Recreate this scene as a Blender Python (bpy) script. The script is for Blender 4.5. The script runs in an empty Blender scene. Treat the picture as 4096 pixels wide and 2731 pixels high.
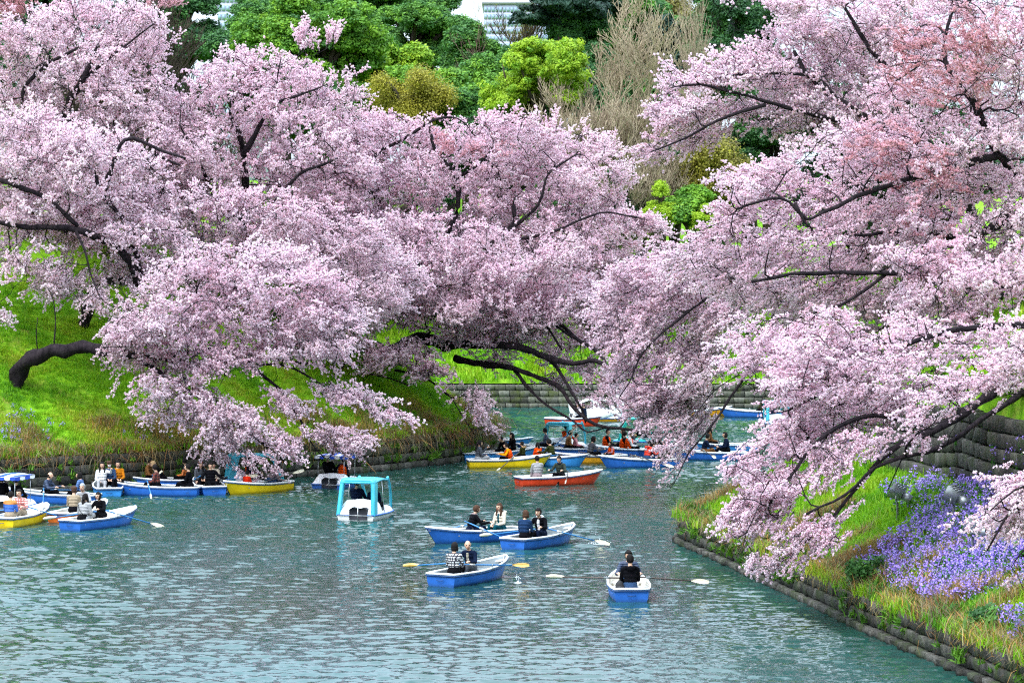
import bpy, bmesh, math, random
import numpy as np
from mathutils import Vector, Matrix, noise as mnoise
from mathutils.kdtree import KDTree
from mathutils.bvhtree import BVHTree
R = math.radians
S = bpy.context.scene
COL = S.collection
FPX, HCAM, HOR = 12000.0, 10.5, 1014.0      # focal length in photo pixels, eye height over the water, horizon row

# ------------------------------------------------------------------ camera, sky, sun, exposure
cam = bpy.data.objects.new('camera', bpy.data.cameras.new('camera'))
COL.objects.link(cam); S.camera = cam
cam.location = (0, 0, HCAM); cam.rotation_euler = (R(90), 0, 0)
cam.data.sensor_width = 36.0; cam.data.lens = FPX / 4096 * 36
cam.data.shift_y = -(1365.5 - HOR) / 4096
cam.data.clip_start = 1; cam.data.clip_end = 6000
w = bpy.data.worlds.new('World'); S.world = w; w.use_nodes = True
nt = w.node_tree; nt.nodes.clear()
sky = nt.nodes.new('ShaderNodeTexSky'); sky.sky_type = 'NISHITA'; sky.sun_disc = False
sky.sun_elevation = R(52); sky.sun_rotation = R(215); sky.air_density = 1.0; sky.dust_density = 3.0; sky.ozone_density = 1.0
cloud = nt.nodes.new('ShaderNodeMix'); cloud.data_type = 'RGBA'
tcw = nt.nodes.new('ShaderNodeTexCoord'); cn = nt.nodes.new('ShaderNodeTexNoise'); cn.inputs['Scale'].default_value = 2.2; cn.inputs['Detail'].default_value = 5
cr = nt.nodes.new('ShaderNodeMapRange'); cr.inputs[1].default_value = .3; cr.inputs[2].default_value = .7; cr.inputs[3].default_value = .62; cr.inputs[4].default_value = .9
nt.links.new(tcw.outputs['Generated'], cn.inputs['Vector']); nt.links.new(cn.outputs['Fac'], cr.inputs[0]); nt.links.new(cr.outputs[0], cloud.inputs[0])
nt.links.new(sky.outputs[0], cloud.inputs[6]); cloud.inputs[7].default_value = (8.7, 10.3, 12.1, 1)
bgn = nt.nodes.new('ShaderNodeBackground'); bgn.inputs[1].default_value = 0.14
wo = nt.nodes.new('ShaderNodeOutputWorld')
# overcast sky: about three times brighter overhead than at the horizon
sxyz = nt.nodes.new('ShaderNodeSeparateXYZ'); nt.links.new(tcw.outputs['Generated'], sxyz.inputs[0]); el = nt.nodes.new('ShaderNodeMapRange'); el.inputs[1].default_value = 0; el.inputs[2].default_value = 1; el.inputs[3].default_value = .56; el.inputs[4].default_value = 2.1; nt.links.new(sxyz.outputs[2], el.inputs[0])
vm = nt.nodes.new('ShaderNodeVectorMath'); vm.operation = 'SCALE'; nt.links.new(cloud.outputs[2], vm.inputs[0]); nt.links.new(el.outputs[0], vm.inputs['Scale']); nt.links.new(vm.outputs[0], bgn.inputs[0]); nt.links.new(bgn.outputs[0], wo.inputs[0])
sun = bpy.data.objects.new('sun', bpy.data.lights.new('sun', 'SUN')); COL.objects.link(sun)
sun.data.energy = 1.5; sun.data.angle = R(14); sun.data.color = (1.0, .965, .91)
# light comes from behind the camera, upper left
_d = Vector((math.sin(R(215)) * math.cos(R(52)), math.cos(R(215)) * math.cos(R(52)), math.sin(R(52))))
sun.rotation_euler = _d.to_track_quat('Z', 'Y').to_euler()
S.view_settings.view_transform = 'Standard'; S.view_settings.look = 'None'; S.view_settings.gamma = 1
S.view_settings.use_curve_mapping = False; S.view_settings.exposure = 0.82
cy = S.cycles
cy.max_bounces = 8; cy.diffuse_bounces = 5; cy.glossy_bounces = 3; cy.transmission_bounces = 5; cy.transparent_max_bounces = 4
cy.use_adaptive_sampling = True; cy.adaptive_threshold = 0.02; cy.use_denoising = False
cy.sample_clamp_indirect = 4; cy.filter_width = 1.2; cy.caustics_reflective = False; cy.caustics_refractive = False
S.render.use_persistent_data = False

# ------------------------------------------------------------------ helpers
def P(px, py, Y): return np.array(((px - 2048) * Y / FPX, Y, HCAM - (py - HOR) * Y / FPX))
def W(px, py, z=0.0):
    Y = FPX * (HCAM - z) / (py - HOR); return np.array(((px - 2048) * Y / FPX, Y, z))
def tag(o, label=None, cat=None, group=None, kind=None):
    if label: o['label'] = label
    if cat: o['category'] = cat
    if group: o['group'] = group
    if kind: o['kind'] = kind
    return o
def empty(name, loc=(0, 0, 0), rz=0.0):
    o = bpy.data.objects.new(name, None); COL.objects.link(o); o.location = loc; o.rotation_euler = (0, 0, rz)
    o.empty_display_size = .2; return o
class MB:
    """collects polygons, builds ONE mesh object"""
    def __init__(s): s.v = []; s.f = []; s.m = []; s.n = 0
    def add(s, V, F, m=0):
        V = np.asarray(V, float).reshape(-1, 3); s.v.append(V); n = s.n
        s.f += [tuple(int(i) + n for i in f) for f in F]; s.m += [m] * len(F); s.n += len(V); return s
    def box(s, c, d, rot=None, m=0, top=(1, 1)):
        x, y, z = d[0] / 2, d[1] / 2, d[2] / 2
        V = np.array([(-x, -y, -z), (x, -y, -z), (x, y, -z), (-x, y, -z), (-x * top[0], -y * top[1], z), (x * top[0], -y * top[1], z), (x * top[0], y * top[1], z), (-x * top[0], y * top[1], z)])
        if rot is not None: V = V @ np.array(Matrix.Rotation(rot[0], 3, rot[1])).T
        return s.add(V + np.array(c), [(0, 3, 2, 1), (4, 5, 6, 7), (0, 1, 5, 4), (1, 2, 6, 5), (2, 3, 7, 6), (3, 0, 4, 7)], m)
    def tube(s, pts, rad, k=6, m=0, cap=True, closed=False):
        pts = np.asarray(pts, float); n = len(pts); rad = np.ones(n) * rad
        if closed: T = np.roll(pts, -1, 0) - np.roll(pts, 1, 0)
        else: T = np.gradient(pts, axis=0)
        T /= np.linalg.norm(T, axis=1)[:, None] + 1e-9
        up = np.array((0, 0, 1.0)); A = np.cross(T, up); bad = np.linalg.norm(A, axis=1) < .15
        A[bad] = np.cross(T[bad], (1.0, 0, 0)); A /= np.linalg.norm(A, axis=1)[:, None] + 1e-9; B = np.cross(T, A)
        a = np.arange(k) * 2 * math.pi / k
        V = pts[:, None] + rad[:, None, None] * (np.cos(a)[None, :, None] * A[:, None] + np.sin(a)[None, :, None] * B[:, None])
        F = []
        for i in range(n if closed else n - 1):
            j = (i + 1) % n
            for q in range(k):
                r = (q + 1) % k; F.append((i * k + q, i * k + r, j * k + r, j * k + q))
        if cap and not closed: F += [tuple(range(k - 1, -1, -1)), tuple(range((n - 1) * k, n * k))]
        return s.add(V.reshape(-1, 3), F, m)
    def ball(s, c, r, seg=10, ring=7, m=0, M=None):
        r = np.ones(3) * r; V = [(0, 0, -1)]
        for i in range(1, ring):
            t = -math.pi / 2 + math.pi * i / ring
            for j in range(seg): V.append((math.cos(t) * math.cos(2 * math.pi * j / seg), math.cos(t) * math.sin(2 * math.pi * j / seg), math.sin(t)))
        V.append((0, 0, 1)); V = np.array(V) * r
        if M is not None: V = V @ np.array(M).T
        F = []
        for j in range(seg):
            k = (j + 1) % seg; F.append((0, 1 + k, 1 + j)); b = 1 + (ring - 2) * seg; F.append((b + j, b + k, len(V) - 1))
            for i in range(ring - 2): a = 1 + i * seg; F.append((a + j, a + k, a + seg + k, a + seg + j))
        return s.add(V + np.array(c), F, m)
    def grid(s, G, m=0, closed_u=False, flip=False):
        G = np.asarray(G, float); a, b = G.shape[:2]; F = []
        for i in range(a if closed_u else a - 1):
            for j in range(b - 1):
                q = (i * b + j, ((i + 1) % a) * b + j, ((i + 1) % a) * b + j + 1, i * b + j + 1); F.append(q[::-1] if flip else q)
        return s.add(G.reshape(-1, 3), F, m)
    def mesh(s, name, mats, smooth=False):
        me = bpy.data.meshes.new(name)
        V = np.concatenate(s.v) if s.v else np.zeros((0, 3))
        me.vertices.add(len(V)); me.vertices.foreach_set('co', V.ravel())
        if s.f:
            ln = np.array([len(f) for f in s.f]); li = np.concatenate([np.array(f) for f in s.f])
            me.loops.add(len(li)); me.loops.foreach_set('vertex_index', li)
            me.polygons.add(len(ln)); me.polygons.foreach_set('loop_start', np.concatenate(([0], np.cumsum(ln)[:-1])))
            me.polygons.foreach_set('material_index', s.m)
            if smooth: me.polygons.foreach_set('use_smooth', [True] * len(ln))
        for m in (mats if isinstance(mats, (list, tuple)) else [mats]): me.materials.append(m)
        me.update(calc_edges=True); me.validate(); return me
    def build(s, name, mats, parent=None, smooth=False, link=True):
        o = bpy.data.objects.new(name, s.mesh(name, mats, smooth))
        if link: COL.objects.link(o)
        if parent: o.parent = parent
        return o

# ------------------------------------------------------------------ materials
def newmat(name):
    m = bpy.data.materials.new(name); m.use_nodes = True; t = m.node_tree; b = t.nodes['Principled BSDF']; return m, t, b
def ramp(t, stops, fac):
    r = t.nodes.new('ShaderNodeValToRGB'); e = r.color_ramp.elements
    while len(e) < len(stops): e.new(.5)
    for i, (p, c) in enumerate(stops): e[i].position = p; e[i].color = (*c, 1)
    t.links.new(fac, r.inputs[0]); return r.outputs[0]
def noise(t, scale, detail=4, rough=.6, coord='Object', vec=None, stretch=None, dist=0):
    n = t.nodes.new('ShaderNodeTexNoise'); n.inputs['Scale'].default_value = scale; n.inputs['Detail'].default_value = detail; n.inputs['Roughness'].default_value = rough; n.inputs['Distortion'].default_value = dist
    if vec is None: c = t.nodes.new('ShaderNodeTexCoord'); vec = c.outputs[coord]
    if stretch: mp = t.nodes.new('ShaderNodeMapping'); mp.inputs['Scale'].default_value = stretch; t.links.new(vec, mp.inputs[0]); vec = mp.outputs[0]
    t.links.new(vec, n.inputs['Vector']); return n
def mixc(t, fac, a, b, mode='MIX'):
    x = t.nodes.new('ShaderNodeMix'); x.data_type = 'RGBA'; x.blend_type = mode
    for i, v in ((0, fac), (6, a), (7, b)):
        if hasattr(v, 'is_linked'): t.links.new(v, x.inputs[i])
        else: x.inputs[i].default_value = v if i == 0 else (*v, 1)
    return x.outputs[2]
def plain(name, c, rough=.5, var=.12, scale=6, spec=.5, bump=0, metal=0, bscale=None):
    m, t, b = newmat(name); n = noise(t, scale)
    c = np.array(c); o = ramp(t, [(.3, tuple(c * (1 - var))), (.7, tuple(np.minimum(c * (1 + var), 1)))], n.outputs['Fac'])
    t.links.new(o, b.inputs['Base Color']); b.inputs['Roughness'].default_value = rough; b.inputs['Specular IOR Level'].default_value = spec; b.inputs['Metallic'].default_value = metal
    if bump:
        n2 = noise(t, bscale or scale * 6); bp = t.nodes.new('ShaderNodeBump'); bp.inputs['Strength'].default_value = bump; bp.inputs['Distance'].default_value = .02
        t.links.new(n2.outputs['Fac'], bp.inputs['Height']); t.links.new(bp.outputs[0], b.inputs['Normal'])
    return m
def leafmat(name, stops, trans=.35, attr='tint', extra=None, rough=.55):
    """thin foliage: colour picked by the instancer's tint plus a per-instance random"""
    m, t, b = newmat(name)
    at = t.nodes.new('ShaderNodeAttribute'); at.attribute_type = 'INSTANCER'; at.attribute_name = attr
    oi = t.nodes.new('ShaderNodeObjectInfo'); ad = t.nodes.new('ShaderNodeMath'); ad.operation = 'MULTIPLY_ADD'; ad.inputs[1].default_value = .35
    t.links.new(oi.outputs['Random'], ad.inputs[0]); t.links.new(at.outputs['Fac'], ad.inputs[2])
    c = ramp(t, stops, ad.outputs[0])
    va = t.nodes.new('ShaderNodeAttribute'); va.attribute_name = 'cv'
    c = mixc(t, 1.0, c, va.outputs['Color'], 'MULTIPLY')
    t.links.new(c, b.inputs['Base Color']); b.inputs['Roughness'].default_value = rough; b.inputs['Specular IOR Level'].default_value = .25
    tr = t.nodes.new('ShaderNodeBsdfTranslucent'); t.links.new(c, tr.inputs[0])
    mx = t.nodes.new('ShaderNodeMixShader'); mx.inputs[0].default_value = trans
    t.links.new(b.outputs[0], mx.inputs[1]); t.links.new(tr.outputs[0], mx.inputs[2]); t.links.new(mx.outputs[0], t.nodes['Material Output'].inputs[0])
    return m

def bark_mat(name, c0, c1):
    m, t, b = newmat(name); n = noise(t, 5, 6, .7, stretch=(1, 1, .5))
    t.links.new(ramp(t, [(.35, c0), (.62, c1), (.75, tuple(np.array(c1) * .9 + np.array((.0, .012, 0))))], n.outputs['Fac']), b.inputs['Base Color']); b.inputs['Roughness'].default_value = .95; b.inputs['Specular IOR Level'].default_value = .1
    bp = t.nodes.new('ShaderNodeBump'); bp.inputs['Strength'].default_value = .8; bp.inputs['Distance'].default_value = .05
    t.links.new(noise(t, 18, 5, .7).outputs['Fac'], bp.inputs['Height']); t.links.new(bp.outputs[0], b.inputs['Normal']); return m
M_bark = bark_mat('cherry_bark', (.008, .006, .008), (.03, .022, .026))
M_bark_pale = bark_mat('pale_bark', (.28, .21, .14), (.5, .40, .29))
M_bark_brown = bark_mat('brown_bark', (.03, .024, .02), (.08, .06, .045))

# ------------------------------------------------------------------ ground: moat shoreline (x, y, wall height, slope of the bank)
SH = np.array([(-190, 95, 1.7, .66), (-60, 118, 1.7, .66), (-22.1, 130, 1.7, .66), (-13, 138, 1.65, .68), (-6.6, 144.7, 1.6, .7), (-3.1, 150.7, 1.55, .72), (-1.2, 156.5, 1.5, .74), (-.9, 162, 1.45, .74), (-3, 170, 1.5, .7), (-10, 182, 1.6, .6), (-15, 195, 1.65, .5), (-12, 203, 1.65, .42), (-4, 205, 1.65, .42),
               (10, 205, 1.65, .42), (24, 204, 1.6, .42), (29, 196, 1.5, .5), (25, 178, 1.4, .5), (19, 152, 1.2, .55), (13, 128, 1.0, .55), (8.6, 115, .95, .55), (6.35, 111, .95, .55), (6.15, 109.3, .95, .55), (6.5, 107, .95, .56), (7.27, 102.4, .95, .57), (8.8, 91.9, .95, .58), (10.05, 83.1, .95, .58), (11.0, 77.5, .95, .58), (12.1, 70.9, .95, .58), (15, 56, .95, .58), (20, 36, .95, .58), (30, 5, .95, .58), (45, -60, .95, .58), (60, -190, .95, .58)])
def dens(P4, step):
    out = []
    for a, b in zip(P4[:-1], P4[1:]):
        n = max(1, int(np.linalg.norm((b - a)[:2]) / step)); out += [a + (b - a) * i / n for i in range(n)]
    return np.array(out + [P4[-1]])
SHD = SH
SA, SB = SHD[:-1], SHD[1:]
def shore(x, y):
    """signed distance inland (+) and the local wall height and bank slope, arrays"""
    x = np.atleast_1d(x).astype(float); y = np.atleast_1d(y).astype(float); D = np.full(len(x), 1e9); I = np.zeros(len(x), int); T = np.zeros(len(x)); SG = np.zeros(len(x))
    a = SA[:, :2]; ab = SB[:, :2] - a; L2 = (ab ** 2).sum(1)
    for s in range(0, len(x), 20000):
        p = np.stack((x[s:s + 20000], y[s:s + 20000]), 1)
        ap = p[:, None] - a[None]; t = np.clip((ap * ab).sum(2) / L2, 0, 1); d = np.linalg.norm(ap - t[..., None] * ab, axis=2); i = d.argmin(1); r = np.arange(len(p))
        D[s:s + 20000] = d[r, i]; I[s:s + 20000] = i; T[s:s + 20000] = t[r, i]
    # even-odd test against the water polygon (shoreline closed far behind the camera)
    poly = np.vstack((SH[:, :2], [(60, -300), (-300, -300), (-300, 95)])); ins = np.zeros(len(x), bool)
    for (x0, y0), (x1, y1) in zip(poly, np.roll(poly, -1, 0)):
        c = ((y0 > y) != (y1 > y)); 
        if y1 != y0: ins ^= c & (x < (x1 - x0) * (y - y0) / (y1 - y0) + x0)
    D = np.where(ins, -D, D); wh = SA[I, 2] + (SB[I, 2] - SA[I, 2]) * T; sl = SA[I, 3] + (SB[I, 3] - SA[I, 3]) * T
    return D, wh, sl
def bumps(x, y): return .16 * np.sin(x * .9 + 1.3 * np.sin(y * .31)) * np.sin(y * .7 + x * .23) + .08 * np.sin(x * 2.1 + y * 1.3)
UW = np.array([(15.6, 76), (14.3, 88), (13.2, 96), (12.4, 101)])    # upper retaining wall on the right bank
def terrain(x, y):
    x = np.atleast_1d(x).astype(float); y = np.atleast_1d(y).astype(float); d, wh, sl = shore(x, y)
    cap = np.where(y > 185, 9.0, np.where(x < 0, 12.5, 9.5)); h = wh + sl * np.maximum(d - .55, 0); k = 2.0
    h = -np.log(np.exp(-k * .5 * np.minimum(h, 60)) + np.exp(-k * .5 * cap)) / (k * .5)
    far = np.clip((y - 225) / 60, 0, 1) ** 1.2 * 9 ; h = h + far
    h = h + bumps(x, y) * np.clip((d - .5) / 2, 0, 1)
    ux = np.interp(y, UW[:, 1], UW[:, 0]); up = (y > 74) & (y < 101) & (x > ux + .3); h = h + np.where(up, np.clip((x - ux - .3) / .15, 0, 1) * 3.1, 0)
    t = np.clip((d - .30) / .25, 0, 1); return np.where(d < .3, -1.2, -1.2 + (h + 1.2) * t)
def axis(lo, hi, step, outer):
    a = np.arange(lo, hi + 1e-6, step); return np.concatenate((outer[0], a, outer[1]))
gx = axis(-45, 45, .45, ([-3000, -900, -400, -190, -120, -80, -60, -50], [50, 60, 80, 120, 190, 400, 900, 3000]))
gy = axis(60, 232, .5, ([-900, -400, -200, -100, -50, -20, 0, 15, 25, 35, 45, 52, 56], [240, 250, 262, 280, 310, 350, 420, 600, 1200, 4000]))
XX, YY = np.meshgrid(gx, gy); ZZ = terrain(XX.ravel(), YY.ravel()).reshape(XX.shape)
gm, t, b = newmat('grassy_soil')
n1 = noise(t, .55, 5, .65); n2 = noise(t, 5, 5, .7); n3 = noise(t, .25, 3)
c1 = ramp(t, [(.25, (.07, .18, .008)), (.5, (.14, .33, .01)), (.75, (.26, .42, .02))], n2.outputs['Fac']); c2 = ramp(t, [(.3, (.08, .1, .02)), (.7, (.26, .24, .05))], n2.outputs['Fac'])
fr = t.nodes.new('ShaderNodeMapRange'); fr.inputs[1].default_value = .5; fr.inputs[2].default_value = .68; t.links.new(n1.outputs['Fac'], fr.inputs[0])
t.links.new(mixc(t, fr.outputs[0], c1, c2), b.inputs['Base Color']); b.inputs['Roughness'].default_value = 1; b.inputs['Specular IOR Level'].default_value = .1
M_ground = gm
g = MB().grid(np.stack((XX, YY, ZZ), 2), flip=True).build('ground', M_ground, smooth=True); tag(g, kind='structure')
def terr1(x, y): return float(terrain([x], [y])[0])
def hit(px, py, y0=60, y1=215):
    """where the sight line through a photo pixel meets the ground"""
    Y = np.arange(y0, y1, .1); X = (px - 2048) * Y / FPX; Z = HCAM - (py - HOR) * Y / FPX; i = np.nonzero(Z <= terrain(X, Y))[0]
    i = i[0] if len(i) else len(Y) - 1; return np.array((X[i], Y[i], terr1(X[i], Y[i])))

# ------------------------------------------------------------------ water
wm, t, b = newmat('moat_water')
tc = t.nodes.new('ShaderNodeTexCoord')
def vec(op, *a):
    n = t.nodes.new('ShaderNodeVectorMath'); n.operation = op
    for i, v in enumerate(a):
        if hasattr(v, 'is_linked'): t.links.new(v, n.inputs[i])
        elif op == 'SCALE' and i == 1: n.inputs['Scale'].default_value = v
        else: n.inputs[i].default_value = v
    return n.outputs[0]
mn = noise(t, 7.5, 2, .5, vec=tc.outputs['Object'], stretch=(.6, 1.1, 1)); mv = vec('MULTIPLY', vec('SUBTRACT', mn.outputs['Color'], (.5, .5, .5)), (.34, .5, 0)); gn = noise(t, .07, 3, .6, vec=tc.outputs['Object'], stretch=(1, .5, 1)); gr = t.nodes.new('ShaderNodeMapRange'); gr.inputs[1].default_value = .36; gr.inputs[2].default_value = .62; gr.inputs[3].default_value = .5; gr.inputs[4].default_value = 1.25; t.links.new(gn.outputs['Fac'], gr.inputs[0]); gs = t.nodes.new('ShaderNodeVectorMath'); gs.operation = 'SCALE'; t.links.new(mv, gs.inputs[0]); t.links.new(gr.outputs[0], gs.inputs['Scale']); mv = gs.outputs[0]
ge = t.nodes.new('ShaderNodeNewGeometry'); t.links.new(vec('NORMALIZE', vec('ADD', ge.outputs['Normal'], mv)), b.inputs['Normal'])
nb = noise(t, .09, 3, .5, vec=tc.outputs['Object'])
t.links.new(ramp(t, [(.3, (.010, .040, .026)), (.7, (.012, .062, .060))], nb.outputs['Fac']), b.inputs['Base Color'])
b.inputs['Roughness'].default_value = .07; b.inputs['IOR'].default_value = 1.333; b.inputs['Specular IOR Level'].default_value = .5
def water_grid():
    rw = np.random.default_rng(5); K = 70; lam = np.exp(rw.uniform(math.log(.26), math.log(1.2), K)); th = R(-82) + rw.normal(size=K) * .6; amp = .0068 * lam ** .8 * rw.uniform(.5, 1.3, K); ph = rw.uniform(0, 6.28, K)
    def z(x, y):
        o = np.zeros(x.shape); gust = .55 + .65 * np.clip(np.sin(x * .13 + 1.7 * np.sin(y * .05)) * np.sin(y * .085 + .4 * np.sin(x * .11)) + .35, -.3, 1)
        for l, a, A, p in zip(lam, th, amp, ph): k = 2 * math.pi / l; o += A * np.sin(k * (x * math.cos(a) + y * math.sin(a)) + p + .8 * np.sin(x * .5 + y * .35 + p))
        return o * gust
    ys = [58.0]
    while ys[-1] < 207: ys.append(ys[-1] + .105 + .00055 * (ys[-1] - 58))
    ys = np.array(ys); B = MB()
    nx = 330; u = np.linspace(-1, 1, nx); X = u[None] * (ys[:, None] * .182 + 1.0); Y = np.repeat(ys[:, None], nx, 1); G = np.stack((X, Y, z(X, Y)), 2); B.grid(G, flip=True)
    lo, hi = G[0], G[-1]; n = len(ys)
    for sgn, e in ((-1, G[:, 0]), (1, G[:, -1])): far = np.column_stack((np.full(n, sgn * 400.0), e[:, 1], np.zeros(n))); B.grid(np.stack((e, far), 1), flip=sgn > 0)
    B.add([(-400, -400, 0), (400, -400, 0), (400, 58, 0), (-400, 58, 0)], [(0, 1, 2, 3)]); return B
wo_ = water_grid().build('water', wm, smooth=True); tag(wo_, kind='structure')

# ------------------------------------------------------------------ scatter (real instances of small meshes on points)
SRC = {}
def source(name, objs):
    c = bpy.data.collections.new(name)
    for o in objs: c.objects.link(o)
    ng = bpy.data.node_groups.new('scatter_' + name, 'GeometryNodeTree')
    ng.interface.new_socket('Geometry', in_out='INPUT', socket_type='NodeSocketGeometry'); ng.interface.new_socket('Geometry', in_out='OUTPUT', socket_type='NodeSocketGeometry')
    N = ng.nodes; gi = N.new('NodeGroupInput'); go = N.new('NodeGroupOutput'); ci = N.new('GeometryNodeCollectionInfo'); ip = N.new('GeometryNodeInstanceOnPoints')
    ci.inputs['Collection'].default_value = c; ci.inputs['Separate Children'].default_value = True; ci.inputs['Reset Children'].default_value = True
    ip.inputs['Pick Instance'].default_value = True
    def at(n, ty): a = N.new('GeometryNodeInputNamedAttribute'); a.data_type = ty; a.inputs['Name'].default_value = n; return a.outputs['Attribute']
    L = ng.links; L.new(gi.outputs[0], ip.inputs['Points']); L.new(ci.outputs[0], ip.inputs['Instance']); L.new(at('idx', 'INT'), ip.inputs['Instance Index'])
    L.new(at('rot', 'FLOAT_VECTOR'), ip.inputs['Rotation']); L.new(at('scl', 'FLOAT_VECTOR'), ip.inputs['Scale']); L.new(ip.outputs[0], go.inputs[0])
    SRC[name] = (ng, len(objs))
def scatter(name, src, pts, rot, scl, tint, parent=None, kind='stuff', rng=None):
    ng, k = SRC[src]; n = len(pts); me = bpy.data.meshes.new(name); me.vertices.add(n); me.vertices.foreach_set('co', np.asarray(pts, float).ravel())
    me.attributes.new('rot', 'FLOAT_VECTOR', 'POINT').data.foreach_set('vector', np.asarray(rot, float).ravel())
    scl = np.asarray(scl, float); scl = np.repeat(scl[:, None], 3, 1) if scl.ndim == 1 else scl
    me.attributes.new('scl', 'FLOAT_VECTOR', 'POINT').data.foreach_set('vector', scl.ravel())
    me.attributes.new('tint', 'FLOAT', 'POINT').data.foreach_set('value', np.asarray(tint, float))
    me.attributes.new('idx', 'INT', 'POINT').data.foreach_set('value', (rng or np.random.default_rng(3)).integers(0, k, n))
    me.update(); o = bpy.data.objects.new(name, me); COL.objects.link(o); md = o.modifiers.new('scatter', 'NODES'); md.node_group = ng
    if parent: o.parent = parent
    if kind: o['kind'] = kind
    return o
def set_cv(me, cols):
    a = me.color_attributes.new('cv', 'FLOAT_COLOR', 'CORNER'); ls = np.zeros(len(me.polygons), int); me.polygons.foreach_get('loop_total', ls)
    c = np.repeat(np.asarray(cols, float), ls, 0); c = np.concatenate((c, np.ones((len(c), 1))), 1); a.data.foreach_set('color', c.ravel())
def euler_to(d, roll):
    """euler angles turning +X to direction d with a roll"""
    yaw = np.arctan2(d[:, 1], d[:, 0]); pitch = -np.arcsin(np.clip(d[:, 2], -1, 1)); return np.stack((roll, pitch, yaw), 1)
def quad(rng, c, n, s, asp=1.0):
    n = n / (np.linalg.norm(n) + 1e-9); a = np.cross(n, rng.normal(size=3)); a /= np.linalg.norm(a) + 1e-9; b2 = np.cross(n, a)
    return np.array([c - a * s * asp - b2 * s * .3, c + b2 * -s, c + a * s * asp + b2 * s * .2, c + b2 * s])

M_blossom = leafmat('blossom', [(0, (.98, .88, .93)), (.45, (.95, .77, .86)), (1.0, (.74, .42, .46))], .5)
M_twig = plain('twig', (.03, .02, .024), .9, .3)
def make_sprays(nv, L, npom, rp, name):
    out = []
    for v in range(nv):
        rng = np.random.default_rng(100 + v); B = MB(); cols = []
        def path(p0, d, l, n, curl):
            pts = [p0]; 
            for i in range(n): d = d + rng.normal(size=3) * .11 + np.array((0, 0, curl)); d /= np.linalg.norm(d); pts.append(pts[-1] + d * l / n)
            return np.array(pts)
        main = path(np.zeros(3), np.array((1.0, 0, 0)), L, 6, .05); tw = [main]
        for q in range(4):
            i = rng.integers(1, 5); d = np.array((.85, rng.choice((-1, 1)) * rng.uniform(.2, .6), rng.uniform(-.35, .4))); tw.append(path(main[i], d / np.linalg.norm(d), L * rng.uniform(.22, .42), 3, .03))
        for k, p in enumerate(tw): B.tube(p, np.linspace(.014 if k == 0 else .008, .004, len(p)), 3, 1, cap=False); 
        cols += [(1, 1, 1)] * len(B.f)
        for q in range(npom):
            p = tw[rng.integers(0, len(tw))] if rng.random() < .75 else main; u = rng.uniform(.12, 1) * (len(p) - 1); i = min(int(u), len(p) - 2); c = p[i] + (p[i + 1] - p[i]) * (u - i) + rng.normal(size=3) * .022
            r = rp * rng.uniform(.65, 1.2); base = rng.uniform(.9, 1.03); nf = len(B.f)
            for e in range(12):
                n = rng.normal(size=3); n /= np.linalg.norm(n); B.add(quad(rng, c + n * r * .7, n + rng.normal(size=3) * .5, r * .5), [(0, 1, 2, 3)], 0); cols.append((base, base * rng.uniform(.94, 1.0), base * rng.uniform(.97, 1)))
            if rng.random() < .75:      # reddish calyces and young bronze leaves
                for e in range(2):
                    n = rng.normal(size=3); n[2] += .3; B.add(quad(rng, c + n / np.linalg.norm(n) * r * 1.0, rng.normal(size=3), r * .3, 1.6), [(0, 1, 2, 3)], 0); cols.append((.5, .2, .19) if rng.random() < .75 else (.55, .5, .25))
        me = B.mesh(name, [M_blossom, M_twig]); set_cv(me, cols); out.append(bpy.data.objects.new(name, me))
    source(name, out)
make_sprays(8, 1.15, 34, .047, 'spray')
make_sprays(8, .95, 42, .042, 'spray_dense')
def leaf_clumps(name, nv, n, R_, s, mat, asp=1.4, flat=.7, up=.5):
    out = []
    for v in range(nv):
        rng = np.random.default_rng(200 + v); B = MB(); cols = []
        for q in range(n):
            d = rng.normal(size=3); d /= np.linalg.norm(d); c = d * R_ * rng.uniform(.35, 1) ** .6 * np.array((1, 1, flat)); nn_ = d + np.array((0, 0, up)) + rng.normal(size=3) * .5
            B.add(quad(rng, c, nn_, s * rng.uniform(.7, 1.3), asp), [(0, 1, 2, 3)]); k = rng.uniform(.7, 1.15); cols.append((k, k, k * .95))
        me = B.mesh(name, [mat]); set_cv(me, cols); out.append(bpy.data.objects.new(name, me))
    source(name, out)
M_leaf = leafmat('leaf', [(0, (.03, .09, .04)), (.35, (.07, .20, .045)), (.7, (.17, .36, .03)), (1.0, (.36, .52, .03))], .3)
M_leaf_brown = leafmat('bud_leaf', [(0, (.13, .10, .05)), (.5, (.24, .22, .04)), (1, (.42, .38, .03))], .3)
M_needle = leafmat('needle', [(0, (.008, .03, .022)), (1, (.02, .06, .035))], .1)
leaf_clumps('leaf_clump', 6, 60, .46, .07, M_leaf)
leaf_clumps('bud_clump', 4, 22, .6, .045, M_leaf_brown, flat=1.2)
leaf_clumps('needle_clump', 4, 46, .55, .07, M_needle, asp=3, flat=.28)
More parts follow.
